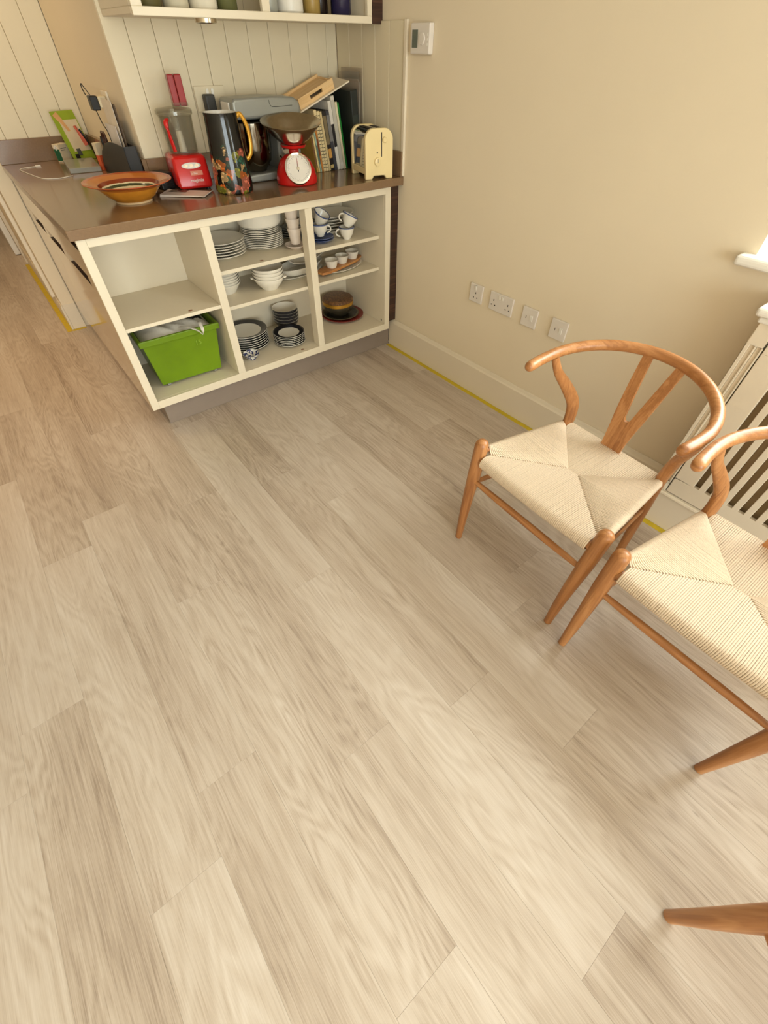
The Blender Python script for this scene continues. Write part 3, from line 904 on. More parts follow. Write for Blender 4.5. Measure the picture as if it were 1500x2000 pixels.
# ================================================================== CROCKERY
def plate_prof(r, h, foot=0.6, th=0.0035, well=0.62):
    """outer then inner profile of a coupe/rimmed plate"""
    return [(0, 0), (r * foot, 0), (r * foot + 0.003, 0.003), (r * 0.93, h - 0.004), (r, h - 0.001), (r, h + 0.001), (r * 0.985, h + 0.0015), (r * 0.90, h - 0.0005), (r * well, 0.0065), (0, 0.0055)]

def stack(name, cat, what, where, x, y, z, n, pitch, meshes, group, jit=0.002, tops=None, rz=None):
    for i in range(n):
        me = meshes if not isinstance(meshes, list) else meshes[i]
        o = link(name, me)
        o.location = (x + random.uniform(-jit, jit), y + random.uniform(-jit, jit), z + i * pitch)
        o.rotation_euler = (0, 0, random.uniform(0, 6) if rz is None else rz)
        tag(o, '%s %s, %s' % (what, where, 'topmost' if i == n - 1 else ordinal(i)), cat, group)

SH1, SH2, SH0 = 0.6602, 0.4972, 0.1782
me_dinner = MB().lathe(plate_prof(0.125, 0.018), 48).mesh('dinner_plate', m_rimwhite)
stack('dinner_plate', 'plate', 'large white dinner plate in the left stack', 'on the upper shelf', -0.950, 0.285, SH1, 6, 0.0115, me_dinner, 'white dinner plates')
me_side = MB().lathe(plate_prof(0.110, 0.015), 48).mesh('side_plate', m_rimwhite)
stack('side_plate', 'plate', 'white side plate in the tall stack', 'under the casserole', -0.712, 0.292, SH1, 8, 0.0078, me_side, 'white side plates', 0.001)
me_tea = MB().lathe(plate_prof(0.097, 0.013), 48).mesh('tea_plate', m_rimwhite)
stack('tea_plate', 'plate', 'small white tea plate above the side plates', 'under the casserole', -0.715, 0.292, SH1 + 8 * 0.0078, 4, 0.0078, me_tea, 'white tea plates', 0.001)
cz = SH1 + 12 * 0.0078 + 0.006
c = MB().lathe([(0, 0), (0.085, 0), (0.105, 0.006), (0.114, 0.022), (0.116, 0.085), (0.120, 0.090), (0.118, 0.094), (0.111, 0.092), (0.110, 0.022), (0.10, 0.010), (0, 0.008)], 44)
co = tag(c.build('casserole_dish', m_rimwhite), 'deep round white casserole dish on top of the plates', 'dish')
co.location = (-0.716, 0.285, cz)

# tumblers / cups and saucer at the right of the upper middle shelf
def saucer_prof(r): return [(0, 0), (r * 0.55, 0), (r * 0.6, 0.003), (r, 0.016), (r * 0.99, 0.018), (r * 0.6, 0.007), (0, 0.006)]
so = tag(MB().lathe(saucer_prof(0.058), 36).build('saucer', M('blush_china', (226, 208, 192), 0.2)), 'pale pink saucer under the stacked cups', 'saucer')
so.location = (-0.590, 0.155, SH1)
def cup_prof(r, h, t=0.003): return [(0, 0), (r * 0.62, 0), (r * 0.64, 0.004), (r * 0.86, h * 0.35), (r, h * 0.95), (r, h), (r - t, h), (r * 0.86 - t, h * 0.36), (r * 0.60, 0.008), (0, 0.007)]
m_blush = M('blush_tumbler', (228, 212, 196), 0.22)
me_tum = MB().lathe([(0, 0), (0.023, 0), (0.025, 0.004), (0.031, 0.045), (0.037, 0.070), (0.0365, 0.072), (0.034, 0.070), (0.028, 0.045), (0.022, 0.008), (0, 0.006)], 30).mesh('tumbler', m_blush)
for i, (dx, dz, lab) in enumerate(((0.0, 0.0175, 'lowest'), (-0.003, 0.0605, 'middle'), (-0.006, 0.1035, 'top'))):
    o = tag(link('tumbler', me_tum), 'pale pink tumbler nested in the stack on the saucer, %s one' % lab, 'cup', 'stacked pale tumblers')
    o.location = (-0.585 + dx, 0.162, SH1 + dz)
# glass cake stand in the dark back corner
m_cglass = glass('smoky_glass', (150, 160, 150), 0.55)
st = thing('glass_cake_stand', 'smoky glass cake stand at the back of the upper shelf', 'cake stand', (-0.510, 0.335, SH1 + 0.0485))
MB().lathe([(0, 0), (0.045, 0), (0.042, 0.006), (0.014, 0.03), (0.012, 0.075), (0.03, 0.095), (0, 0.095)], 30).build('stem', m_cglass, st)
MB().lathe([(0, 0.0955), (0.078, 0.0955), (0.08, 0.107), (0.077, 0.107), (0.074, 0.1), (0, 0.1)], 36).build('plate', m_cglass, st)
me_dkp = MB().lathe(plate_prof(0.062, 0.011), 36).mesh('smoked_saucer', m_cglass)
stack('glass_saucer', 'saucer', 'smoky glass saucer behind the tumblers', 'on the upper shelf', -0.510, 0.335, SH1, 4, 0.012, me_dkp, 'smoky glass saucers')

# right bay, upper shelf
m_blueband = M('blue_glaze', (74, 88, 132), 0.2)
me_bs = MB().lathe(saucer_prof(0.070), 36).mesh('blue_saucer', m_blueband)
stack('blue_saucer', 'saucer', 'blue glazed saucer below the left tea cups', 'on the upper shelf', -0.425, 0.168, SH1, 2, 0.009, me_bs, 'blue saucers')
def cup(label, loc, rot, r=0.043, h=0.058):
    t = thing('tea_cup', label, 'cup', loc, 0, 'blue-rimmed tea cups')
    t.rotation_euler = rot
    MB().lathe([(0, 0), (0.019, 0), (0.021, 0.006), (0.034, h * 0.42), (r, h), (r - 0.003, h), (0.031, h * 0.42), (0.017, 0.010), (0, 0.009)], 32).build('bowl', m_rimwhite, t)
    MB().lathe([(r - 0.0032, h - 0.001), (r + 0.0006, h - 0.004), (r + 0.0006, h + 0.0006), (r - 0.0032, h + 0.0008)], 32, closed=True).build('blue_rim', m_blueband, t)
    ang = [i * pi / 8 for i in range(9)]
    pts = [(0.037 + 0.022 * sin(a), 0, h * 0.52 + 0.017 * cos(a)) for a in ang]
    MB().tube(pts, 0.0038, 10, up=(0, 1, 0)).build('handle', m_rimwhite, t)
cup('white tea cup with blue rim standing on the blue saucers', (-0.425, 0.168, SH1 + 0.0255), (0, 0, radians(-20)))
cup('white tea cup tipped over inside the cup on the blue saucers', (-0.425, 0.180, SH1 + 0.080), (radians(30), radians(-4), radians(40)))
cup('white tea cup with blue rim standing alone beside the platters', (-0.285, 0.120, SH1), (0, 0, radians(150)))
cup('white tea cup tilted inside the lone cup beside the platters', (-0.285, 0.118, SH1 + 0.0600), (radians(-2), radians(-26), radians(165)))
me_plat = MB().lathe(plate_prof(0.145, 0.020, 0.55, well=0.66), 48, sy=0.74).mesh('oval_platter', m_rimwhite)
stack('oval_platter', 'platter', 'oval white platter stacked behind the tea cups', 'upper shelf', -0.262, 0.308, SH1, 6, 0.0135, me_plat, 'oval platters', 0.003, rz=0.12)

# middle shelf
me_cb = [MB().lathe([(0, 0), (0.055, 0), (0.058, 0.004), (0.078, 0.034), (0.086, 0.046), (0.084, 0.048), (0.074, 0.034), (0.054, 0.008), (0, 0.007)], 40).mesh('cereal_bowl', m_rimwhite)][0]
stack('cereal_bowl', 'bowl', 'white cereal bowl in the tall left stack', 'on the middle shelf', -0.985, 0.262, SH2, 8, 0.0118, me_cb, 'white cereal bowls', 0.0)
# bowls with lugs
def soup(i, z, lug):
    lab = ['white soup bowl with small lugs, lowest of the right stack', 'white soup bowl second in the right stack on the middle shelf', 'white soup bowl third in the right stack on the middle shelf', 'white soup bowl topmost in the right stack on the middle shelf'][i]
    t = thing('soup_bowl', lab, 'bowl', (-0.772 + random.uniform(-.001, .001), 0.165, SH2 + z), 0, 'white soup bowls')
    MB().lathe([(0, 0), (0.042, 0), (0.045, 0.005), (0.068, 0.030), (0.083, 0.056), (0.083, 0.060), (0.080, 0.060), (0.063, 0.030), (0.040, 0.010), (0, 0.009)], 40).build('bowl', m_rimwhite, t)
    if lug:
        for s in (1, -1):
            MB().prism([(s * 0.080, -0.020), (s * 0.093, -0.016), (s * 0.097, 0.0), (s * 0.093, 0.016), (s * 0.080, 0.020)], lambda a, b, zz: (a, b, zz), 0.052, 0.058).build('lug', m_rimwhite, t, bevel=0.0015)
        t.rotation_euler = (0, 0, radians(-28))
for i, z in enumerate((0, 0.0165, 0.032, 0.0475)): soup(i, z, i == 0)
# oval gratin dishes
def oval(label, a, b, h, loc, rot, mat=m_rimwhite):
    o = tag(MB().lathe([(0, 0), (0.72 * a, 0), (0.78 * a, 0.004), (0.97 * a, h), (a, h + 0.001), (a, h + 0.003), (0.955 * a, h + 0.003), (0.74 * a, 0.008), (0, 0.007)], 48, sy=b / a).build('oval_dish', mat), label, 'dish')
    o.location = loc; o.rotation_euler = rot
oval('thin white oval plate at the bottom of the gratin dishes', 0.170, 0.085, 0.012, (-0.535, 0.258, SH2), (0, 0, radians(14)))
oval('long white oval gratin dish on the middle shelf', 0.160, 0.08, 0.036, (-0.520, 0.262, SH2 + 0.010), (0, 0, radians(14)))
oval('long white oval dish propped tilted on the gratin dish', 0.16, 0.065, 0.030, (-0.445, 0.300, SH2 + 0.066), (radians(24), radians(-7), radians(16)))
# platter, board, ramekins
ob = tag(MB().lathe(plate_prof(0.150, 0.012, 0.6), 48, sy=0.50).build('oval_platter', m_rimwhite), 'shallow white oval platter under the wooden serving board', 'platter')
ob.location = (-0.275, 0.185, SH2); ob.rotation_euler = (0, 0, radians(17))
m_olive = wood('olive_wood', (150, 92, 44), (186, 124, 66), (208, 152, 90), 0, 0.45)
poly = [(-0.195, -0.022), (-0.165, -0.036), (-0.10, -0.044), (0.10, -0.044), (0.135, -0.034), (0.150, -0.022), (0.172, -0.018), (0.186, -0.010), (0.186, 0.010), (0.172, 0.018), (0.150, 0.022), (0.135, 0.034), (0.10, 0.044), (-0.10, 0.044), (-0.165, 0.036), (-0.195, 0.022)]
sbm = MB().prism(poly, lambda a, b, z: (a, b, z), 0, 0.012)
sbd = tag(sbm.build('serving_board', m_olive, bevel=0.002), 'long wooden serving board with a handle carrying three ramekins', 'board')
sbd.location = (-0.290, 0.186, SH2 + 0.0138); sbd.rotation_euler = (0, 0, radians(17))
me_ram = MB().lathe([(0, 0), (0.026, 0), (0.028, 0.003), (0.040, 0.038), (0.0415, 0.040), (0.038, 0.040), (0.026, 0.007), (0, 0.006)], 32).mesh('ramekin', m_rimwhite)
for (d, lab) in ((-0.095, 'white ramekin on the serving board, at the end away from the handle'), (0.0, 'white ramekin at the middle of the serving board'), (0.098, 'white ramekin on the serving board, nearest its handle')):
    o = tag(link('ramekin', me_ram), lab, 'ramekin', 'ramekins on the serving board')
    o.location = (-0.282 + d * cos(radians(17)), 0.188 + d * sin(radians(17)), SH2 + 0.0262)

# bottom of the middle bay : black-banded service
m_band = banded('black_banded_china', [(0.0, (228, 222, 208)), (0.091, (34, 32, 34)), (0.1265, (226, 220, 206))])
m_band2 = banded('black_banded_small', [(0.0, (228, 222, 208)), (0.062, (34, 32, 34)), (0.0915, (226, 220, 206))])
me_bd = MB().lathe(plate_prof(0.128, 0.018, 0.62), 48).mesh('banded_plate', m_band)
stack('banded_dinner_plate', 'plate', 'black-rimmed dinner plate in the large stack', 'on the cabinet floor', -0.925, 0.285, SH0, 7, 0.0125, me_bd, 'black-rimmed dinner plates', 0.0015)
me_bp = MB().lathe(plate_prof(0.093, 0.015, 0.62), 44).mesh('banded_side_plate', m_band2)
stack('banded_side_plate', 'plate', 'black-rimmed side plate in the small stack', 'near the cabinet front', -0.710, 0.160, SH0, 6, 0.0100, me_bp, 'black-rimmed side plates', 0.0015)
m_bout = M('black_bowl_glaze', (46, 44, 46), 0.2)
def bbowl(i, z):
    t = thing('black_bowl', 'black bowl with white inside in the stack at the back, %s' % ('topmost' if i == 4 else ordinal(i)), 'bowl', (-0.628 + random.uniform(-.001, .001), 0.330 + random.uniform(-.001, .001), SH0 + z), 0, 'black and white bowls')
    MB().lathe([(0, 0), (0.040, 0), (0.043, 0.004), (0.066, 0.034), (0.078, 0.060), (0.0785, 0.0615)], 40).build('outside', m_bout, t)
    MB().lathe([(0.0785, 0.0616), (0.0745, 0.0616), (0.0625, 0.034), (0.038, 0.009), (0, 0.008)], 40).build('inside', m_rimwhite, t)
for i in range(5): bbowl(i, i * 0.0175)
m_bluef = patched('blue_brushwork', 46, [(0, (232, 228, 218)), (0.50, (44, 52, 104)), (0.62, (232, 228, 218))], 0.18)
bd = thing('blue_white_dish', 'little blue and white patterned dish by the cabinet front', 'dish', (-0.985, 0.112, SH0))
k = 40
vs = []; prof = [(0, 0), (0.022, 0), (0.024, 0.004), (0.040, 0.020), (0.046, 0.032), (0.0435, 0.0325), (0.036, 0.020), (0.020, 0.008), (0, 0.007)]
mb = MB().lathe(prof, k)
for i in range(len(mb.v)):
    x_, y_, z_ = mb.v[i]; a = atan2(y_, x_); f = 1 + 0.045 * sin(a * 9) * (z_ / 0.032)
    mb.v[i] = (x_ * f, y_ * f, z_)
mb.build('bowl', m_bluef, bd)

# bottom of the right bay
m_redp = M('dark_red_lacquer', (128, 44, 34), 0.3, var=0.12)
rp = tag(MB().lathe(plate_prof(0.140, 0.016, 0.6), 48).build('charger_plate', m_redp), 'large dark red charger plate on the cabinet floor', 'plate')
rp.location = (-0.250, 0.272, SH0)
m_dkp = banded('dark_green_plate', [(0.0, (44, 40, 30)), (0.108, (96, 84, 60))], 0.25)
dp = tag(MB().lathe(plate_prof(0.120, 0.014, 0.6), 48).build('dark_plate', m_dkp), 'dark brown plate between the red charger and the lidded bowl', 'plate')
dp.location = (-0.258, 0.278, SH0 + 0.0095)
lb = thing('lidded_bowl', 'dark lidded bowl with a gold band on the brown plate', 'bowl', (-0.268, 0.288, SH0 + 0.0175))
MB().lathe([(0, 0), (0.060, 0), (0.066, 0.005), (0.092, 0.030), (0.098, 0.052), (0.098, 0.062), (0, 0.062)], 44).build('body', M('dark_bowl_glaze', (52, 46, 34), 0.25), lb)
MB().lathe([(0.0985, 0.062), (0.1005, 0.064), (0.1005, 0.081), (0.0985, 0.083), (0, 0.083), (0, 0.062)], 44).build('gold_band', M('gold_lustre', (190, 140, 50), 0.25, metal=0.6), lb)
MB().lathe([(0.0985, 0.0835), (0.099, 0.094), (0.092, 0.101), (0.05, 0.105), (0, 0.106), (0, 0.0835)], 44).build('lid', patched('tooled_brown_lid', 60, [(0, (92, 60, 36)), (0.48, (124, 86, 52)), (0.60, (78, 50, 30))], 0.45), lb)

# ================================================================== GREEN CRATE
m_green = M('lime_translucent_plastic', (106, 136, 14), 0.30, var=0.14, scale=5)
gc = thing('storage_crate', 'lime green plastic storage crate with a white carrier bag inside', 'crate', (-1.325, 0.220, SH0), radians(-2))
def frus(mb, x0, x1, y0, y1, z0, X0_, X1_, Y0_, Y1_, z1):
    vs = [(x0, y0, z0), (x1, y0, z0), (x1, y1, z0), (x0, y1, z0), (X0_, Y0_, z1), (X1_, Y0_, z1), (X1_, Y1_, z1), (X0_, Y1_, z1)]
    return vs
mb = MB()
A = frus(None, -0.158, 0.158, -0.115, 0.135, 0.014, -0.184, 0.184, -0.146, 0.165, 0.262)
Bv = frus(None, -0.155, 0.155, -0.112, 0.132, 0.018, -0.181, 0.181, -0.143, 0.162, 0.262)
mb.add(A + Bv, [(0, 3, 2, 1), (0, 1, 5, 4), (1, 2, 6, 5), (2, 3, 7, 6), (3, 0, 4, 7), (8, 9, 10, 11), (8, 12, 13, 9), (9, 13, 14, 10), (10, 14, 15, 11), (11, 15, 12, 8), (4, 5, 13, 12), (5, 6, 14, 13), (6, 7, 15, 14), (7, 4, 12, 15)])
mb.build('tub', m_green, gc, bevel=0.004, bseg=2)
mb = MB()
a = 0.196; b0, b1 = -0.158, 0.177
for (x0, x1, y0, y1) in ((-a, a, b0, b0 + 0.014), (-a, a, b1 - 0.014, b1), (-a, -a + 0.014, b0, b1), (a - 0.014, a, b0, b1)):
    pass
outer = [(-a, b0), (a, b0), (a, b1), (-a, b1)]; inn = [(-a + 0.014, b0 + 0.014), (a - 0.014, b0 + 0.014), (a - 0.014, b1 - 0.014), (-a + 0.014, b1 - 0.014)]
V = []
for z in (0.236, 0.266): V += [(x, y, z) for x, y in outer] + [(x, y, z) for x, y in inn]
F = []
for i in range(4):
    j = (i + 1) % 4
    F += [(i, j, j + 8, i + 8), (i + 4, i + 12, j + 12, j + 4), (i + 8, j + 8, j + 12, i + 12), (i, i + 4, j + 4, j)]
mb.add(V, F).build('rim', m_green, gc, bevel=0.004, bseg=2)
m_caster = M('grey_caster_plastic', (130, 128, 120), 0.4)
for sx in (-0.125, 0.125):
    for sy_ in (-0.106, 0.105):
        MB().tube([(sx - 0.008, sy_, 0.0075), (sx + 0.008, sy_, 0.0075)], 0.0075, 14).build('caster', m_caster, gc)
lettering('embossed_number', '15', 0.034, M('lime_emboss', (142, 170, 56), 0.4), gc, Matrix.Translation((0.075, -0.1375, 0.178)) @ Matrix.Rotation(radians(97), 4, 'X'), 0.0012)
# crumpled bag
def crumple(name, label, w, d, h, loc, mat, seed, cat='bag', nx=26, ny=20, parent=None, rz=0):
    random.seed(seed)
    ph = [(random.uniform(20, 60), random.uniform(20, 60), random.uniform(0, 6), random.uniform(0.2, 1)) for _ in range(9)]
    top = []; bot = []
    for j in range(ny + 1):
        for i in range(nx + 1):
            u = i / nx * 2 - 1; v = j / ny * 2 - 1
            x = u * w / 2; y = v * d / 2
            e = max(0, 1 - abs(u) ** 4) * max(0, 1 - abs(v) ** 4)
            z = sum(k * abs(sin(p * x + q * y + f)) for p, q, f, k in ph) / 5.0
            top.append((x, y, h * (0.25 + 0.75 * z) * e)); bot.append((x, y, -0.003))
    m_ = len(top); F = []
    for j in range(ny):
        for i in range(nx):
            a_ = j * (nx + 1) + i; b_ = a_ + 1; c_ = b_ + nx + 1; d_ = a_ + nx + 1
            F.append((a_, b_, c_, d_)); F.append((m_ + a_, m_ + d_, m_ + c_, m_ + b_))
    mb = MB().add(top + bot, F)
    o = mb.build(name, mat, parent, smooth=80)
    if parent is None: tag(o, label, cat)
    o.location = loc; o.rotation_euler = (0, 0, rz)
    return o
m_bag = M('white_carrier_film', (222, 216, 204), 0.35, var=0.05, sss=0.2)
crumple('contents', '', 0.345, 0.29, 0.045, (0.0, 0.010, 0.236), m_bag, 5, parent=gc)
crumple('contents', '', 0.12, 0.16, 0.05, (0.095, 0.03, 0.250), m_black, 6, parent=gc)
# loop handle of the bag hanging over the rim
pts = spline([(0.02, -0.10, 0.268), (0.05, -0.150, 0.275), (0.085, -0.172, 0.258), (0.10, -0.176, 0.238), (0.107, -0.172, 0.262), (0.112, -0.13, 0.278), (0.125, -0.08, 0.262)], 6)
MB().tube(pts, [(0.0075, 0.0016)] * len(pts), 8).build('bag_handle', m_bag, gc)

# ================================================================== THINGS ON THE WORKTOP
ZW0 = ZW + 0.0002
# ---- banded terracotta bowl
m_bowl = banded('slipware_bands', [(0.0, (228, 210, 170)), (0.096, (58, 64, 30)), (0.1065, (228, 210, 170)), (0.1105, (140, 60, 28)), (0.122, (192, 112, 40)), (0.160, (178, 82, 38))], 0.14)
fb = thing('fruit_bowl', 'wide-rimmed terracotta bowl with green and cream bands on the worktop', 'bowl', (-1.272, 0.292, ZW0))
MB().lathe([(0.120, 0.0590), (0.113, 0.050), (0.106, 0.042), (0.096, 0.036), (0.080, 0.032), (0, 0.030)], 64).build('inside', m_bowl, fb)
MB().lathe([(0.120, 0.0590), (0.150, 0.0675), (0.172, 0.0735), (0.1755, 0.0735), (0.1765, 0.0715), (0.172, 0.0690), (0.128, 0.0545), (0.1255, 0.052)], 64).build('rim', m_bowl, fb)
MB().lathe([(0.1255, 0.052), (0.118, 0.043), (0.098, 0.022), (0.077, 0.008), (0.074, 0.006)], 64).build('outside', M('ochre_glaze', (196, 128, 40), 0.14, var=0.12, scale=20), fb)
MB().lathe([(0.074, 0.006), (0.0735, 0.0), (0.066, 0.0), (0.066, 0.004), (0, 0.004)], 48).build('foot_ring', M('bare_clay', (206, 176, 132), 0.6), fb)

# ---- food processor
fp = thing('food_processor', 'red food processor with clear bowl and tall feed tube', 'food processor', (-0.965, 0.405, ZW0), radians(-8))
def taper_box(w0, d0, w1, d1, z0, z1, y_off=0.0, r=None):
    return [(-w0 / 2, -d0 / 2, z0), (w0 / 2, -d0 / 2, z0), (w0 / 2, d0 / 2, z0), (-w0 / 2, d0 / 2, z0), (-w1 / 2, -d1 / 2 + y_off, z1), (w1 / 2, -d1 / 2 + y_off, z1), (w1 / 2, d1 / 2 + y_off, z1), (-w1 / 2, d1 / 2 + y_off, z1)]
BOXF = [(0, 3, 2, 1), (4, 5, 6, 7), (0, 1, 5, 4), (1, 2, 6, 5), (2, 3, 7, 6), (3, 0, 4, 7)]
MB().add(taper_box(0.158, 0.19, 0.150, 0.16, 0.006, 0.124, 0.012), BOXF).build('motor_base', m_red, fp, bevel=0.018, bseg=4, smooth=35)
for sx in (-1, 1):
    for sy_ in (-1, 1):
        MB().lathe([(0, 0), (0.010, 0), (0.010, 0.008), (0, 0.008)], 14, (sx * 0.055, sy_ * 0.068, 0)).build('foot', m_black, fp)
fm = Matrix.Translation((0, -0.0835, 0.055)) @ Matrix.Rotation(radians(76.5), 4, 'X')
def on_front(mb_pts): return [fm @ Vector(p) for p in mb_pts]
mb = MB()
k = 22
ring = [(0.043 * cos(2 * pi * i / k) * (1.0) , 0.011 * sin(2 * pi * i / k) + 0.034) for i in range(k)]
mb.prism(ring, lambda a, b, z: tuple(fm @ Vector((a, b, z))), 0.002, 0.0065).build('control_panel', M('silver_trim', (176, 172, 166), 0.3, metal=0.7), fp)
for dx in (-0.024, 0.0, 0.024):
    mb = MB(); ring = [(dx + 0.0085 * cos(2 * pi * i / 14), 0.034 + 0.006 * sin(2 * pi * i / 14)) for i in range(14)]
    mb.prism(ring, lambda a, b, z: tuple(fm @ Vector((a, b, z))), 0.0066, 0.009).build('button', m_steel, fp)
lettering('brand_lettering', 'magimix', 0.0175, m_white, fp, fm @ Matrix.Translation((0.010, -0.024, 0.0035)), 0.0008)
mb = MB().prism([(-0.012, -0.001), (0.042, -0.001), (0.042, 0.015), (-0.012, 0.015)], lambda a, b, z: tuple(fm @ Vector((a, b, z))), 0.003, 0.0042)
mb.build('sticker', M('pink_sticker', (206, 120, 92), 0.4), fp, smooth=0)
lettering('model_lettering', 'Le Mini', 0.0095, m_white, fp, fm @ Matrix.Translation((0.004, 0.003, 0.0048)), 0.0004)
m_clear = glass('clear_acrylic', (238, 236, 228), 0.93)
MB().lathe([(0.058, 0.126), (0.062, 0.130), (0.069, 0.245), (0.071, 0.252), (0.068, 0.252), (0.066, 0.245), (0.059, 0.132), (0.055, 0.129), (0, 0.129), (0, 0.126)], 40).build('work_bowl', m_clear, fp)
MB().lathe([(0.073, 0.2525), (0.076, 0.256), (0.076, 0.268), (0.070, 0.273), (0.034, 0.277), (0.0, 0.277), (0.0, 0.274), (0.069, 0.270), (0.073, 0.266), (0.073, 0.2545)], 40).build('lid', m_clear, fp)
# bowl handle
hp = spline([(-0.048, -0.060, 0.243), (-0.058, -0.076, 0.235), (-0.056, -0.078, 0.19), (-0.050, -0.074, 0.14)], 5)
MB().tube(hp, [(0.0095, 0.006)] * len(hp), 12).build('handle', m_red, fp)
# feed tube with red pusher
MB().prism([(-0.031, -0.022), (0.031, -0.022), (0.031, 0.022), (-0.031, 0.022)], lambda a, b, z: (a + 0.036, b + 0.010, z), 0.278, 0.292).build('feed_tube', m_clear, fp, bevel=0.003)
m_push = M('translucent_red', (150, 44, 46), 0.18, var=0.06)
mb = MB()
mb.box(0.0075, 0.034, -0.010, 0.030, 0.279, 0.376).build('pusher', m_push, fp, bevel=0.004, bseg=2)
bx(0.0355, 0.0645, -0.010, 0.030, 0.279, 0.376).build('pusher', m_push, fp, bevel=0.004, bseg=2)
MB().lathe([(0, 0.13), (0.016, 0.13), (0.013, 0.20), (0, 0.205)], 20).build('spindle', m_white, fp)

# ---- small black box beside it
tb = thing('radio_box', 'small black ridged box between the bowl and the food processor', 'box', (-1.083, 0.452, ZW0), radians(10))
bx(-0.032, 0.032, -0.045, 0.045, 0.0, 0.062).build('case', m_black, tb, bevel=0.004)
for i in range(5): bx(-0.026, 0.026, -0.0465, -0.0452, 0.012 + i * 0.009, 0.016 + i * 0.009).build('ridge', m_black, tb, smooth=0)

# ---- folded leaflet
lf = thing('leaflet', 'folded pale leaflet with dark photo lying before the food processor', 'leaflet', (-1.052, 0.268, ZW0), radians(-40))
mb = MB()
top = [(-0.100, 0.0), (-0.096, 0.010), (-0.080, 0.0085), (0.078, 0.006), (0.100, 0.004), (0.108, 0.010), (0.109, 0.0085), (0.101, 0.0015), (0.078, 0.003), (-0.08, 0.0)]
mb.prism(top, lambda a, b, t: (a, t, b), -0.052, 0.052).build('pages', M('pale_print', (214, 200, 186), 0.35), lf, smooth=0)
mb = MB().prism([(-0.078, 0.0092), (0.0, 0.0078), (0.0, 0.0081), (-0.078, 0.0095)], lambda a, b, t: (a, t, b), 0.004, 0.050)
mb.build('photo', patched('dark_print', 50, [(0, (50, 36, 30)), (0.5, (110, 86, 72)), (0.62, (176, 160, 146))], 0.3), lf, smooth=0)

# ---- floral jug
jg = thing('floral_jug', 'tall black jug painted with orange and green flowers, gold handle', 'jug', (-0.843, 0.200, ZW0))
MB().lathe([(0, 0), (0.076, 0), (0.083, 0.006), (0.084, 0.03), (0.078, 0.12), (0.071, 0.20), (0.068, 0.255), (0.0695, 0.270)], 48).build('body', floral(), jg)
MB().lathe([(0.0695, 0.2702), (0.0665, 0.2706), (0.064, 0.255), (0.066, 0.20), (0.072, 0.12), (0.077, 0.02), (0, 0.012)], 48).build('lining', M('white_lining', (222, 216, 204), 0.2), jg)
hp = spline([(0.0655, -0.012, 0.252), (0.082, -0.014, 0.260), (0.103, -0.016, 0.225), (0.109, -0.016, 0.175), (0.103, -0.016, 0.135), (0.088, -0.014, 0.115), (0.0775, -0.012, 0.112)], 6)
MB().tube(hp, [(0.0085, 0.0055)] * len(hp), 12, up=(0, 1, 0)).build('handle', M('gold_handle', (204, 148, 46), 0.2, metal=0.35), jg)

# ---- socket and plug on the boarded wall
sk = thing('wall_socket', 'cream double socket on the boarded wall behind the jug', 'socket', (-0.735, 0.5328, 1.215))
bx(-0.073, 0.073, -0.010, -0.0002, -0.043, 0.043).build('face_plate', m_bead, sk, bevel=0.003)
for dx in (-0.012, 0.012): bx(dx - 0.006, dx + 0.006, -0.0135, -0.0102, 0.014, 0.034).build('rocker', m_white, sk, bevel=0.001)
pg = thing('plug_adapter', 'dark grey plug adapter in the socket behind the jug', 'plug', (-0.755, 0.5225, 1.202))
bx(-0.024, 0.024, -0.040, -0.0003, -0.030, 0.030).build('case', M('dark_grey_plastic', (62, 62, 60), 0.45), pg, bevel=0.008, bseg=3)
MB().tube(spline([(0, -0.02, -0.0295), (0, -0.022, -0.08), (0.02, -0.04, -0.16), (0.05, -0.05, -0.2745)], 5), 0.003, 8).build('cable', m_black, pg)

# ---- stand mixer
m_silver = M('silver_paint', (150, 150, 142), 0.32, metal=0.25, var=0.03)
mx = thing('stand_mixer', 'silver grey stand mixer with steel bowl behind the jug and scales', 'mixer', (-0.55, 0.385, ZW0), radians(0))
def rbox(mb_args, r, n=4): return bx(*mb_args), r, n
prof = [(-0.185, 0.228), (-0.180, 0.290), (-0.165, 0.299), (0.02, 0.302), (0.130, 0.296), (0.158, 0.284), (0.166, 0.262), (0.164, 0.232), (0.120, 0.226)]
MB().prism(prof, lambda a, b, t: (a, t, b), -0.072, 0.080).build('head', m_silver, mx, bevel=0.012, bseg=3, smooth=35)
prof = [(0.030, 0.0), (0.150, 0.0), (0.155, 0.02), (0.150, 0.2255), (0.040, 0.2255), (0.028, 0.19), (0.022, 0.06)]
MB().prism(prof, lambda a, b, t: (a, t, b), -0.060, 0.070).build('pillar', m_silver, mx, bevel=0.012, bseg=3, smooth=35)
prof = [(-0.165, 0.002), (0.029, 0.002), (0.020, 0.040), (0.006, 0.034), (-0.15, 0.030), (-0.166, 0.022)]
MB().prism(prof, lambda a, b, t: (a, t, b), -0.085, 0.085).build('base', m_silver, mx, bevel=0.007, bseg=2, smooth=35)
MB().lathe([(0, 0.0345), (0.045, 0.0345), (0.050, 0.045), (0.076, 0.075), (0.084, 0.12), (0.086, 0.215), (0.089, 0.218), (0.0855, 0.219), (0.0835, 0.215), (0.081, 0.12), (0.073, 0.078), (0, 0.05)], 44, (-0.078, -0.004, 0)).build('bowl', M('dark_polished_steel', (120, 112, 98), 0.10, metal=1.0), mx)
kn = Matrix.Rotation(pi / 2, 3, 'X')
MB().lathe([(0, 0), (0.030, 0), (0.030, 0.010), (0.026, 0.016), (0, 0.016)], 30, (0.062, -0.0605, 0.118), mt=kn).build('speed_dial', M('dial_silver', (206, 202, 196), 0.25, metal=0.5), mx)
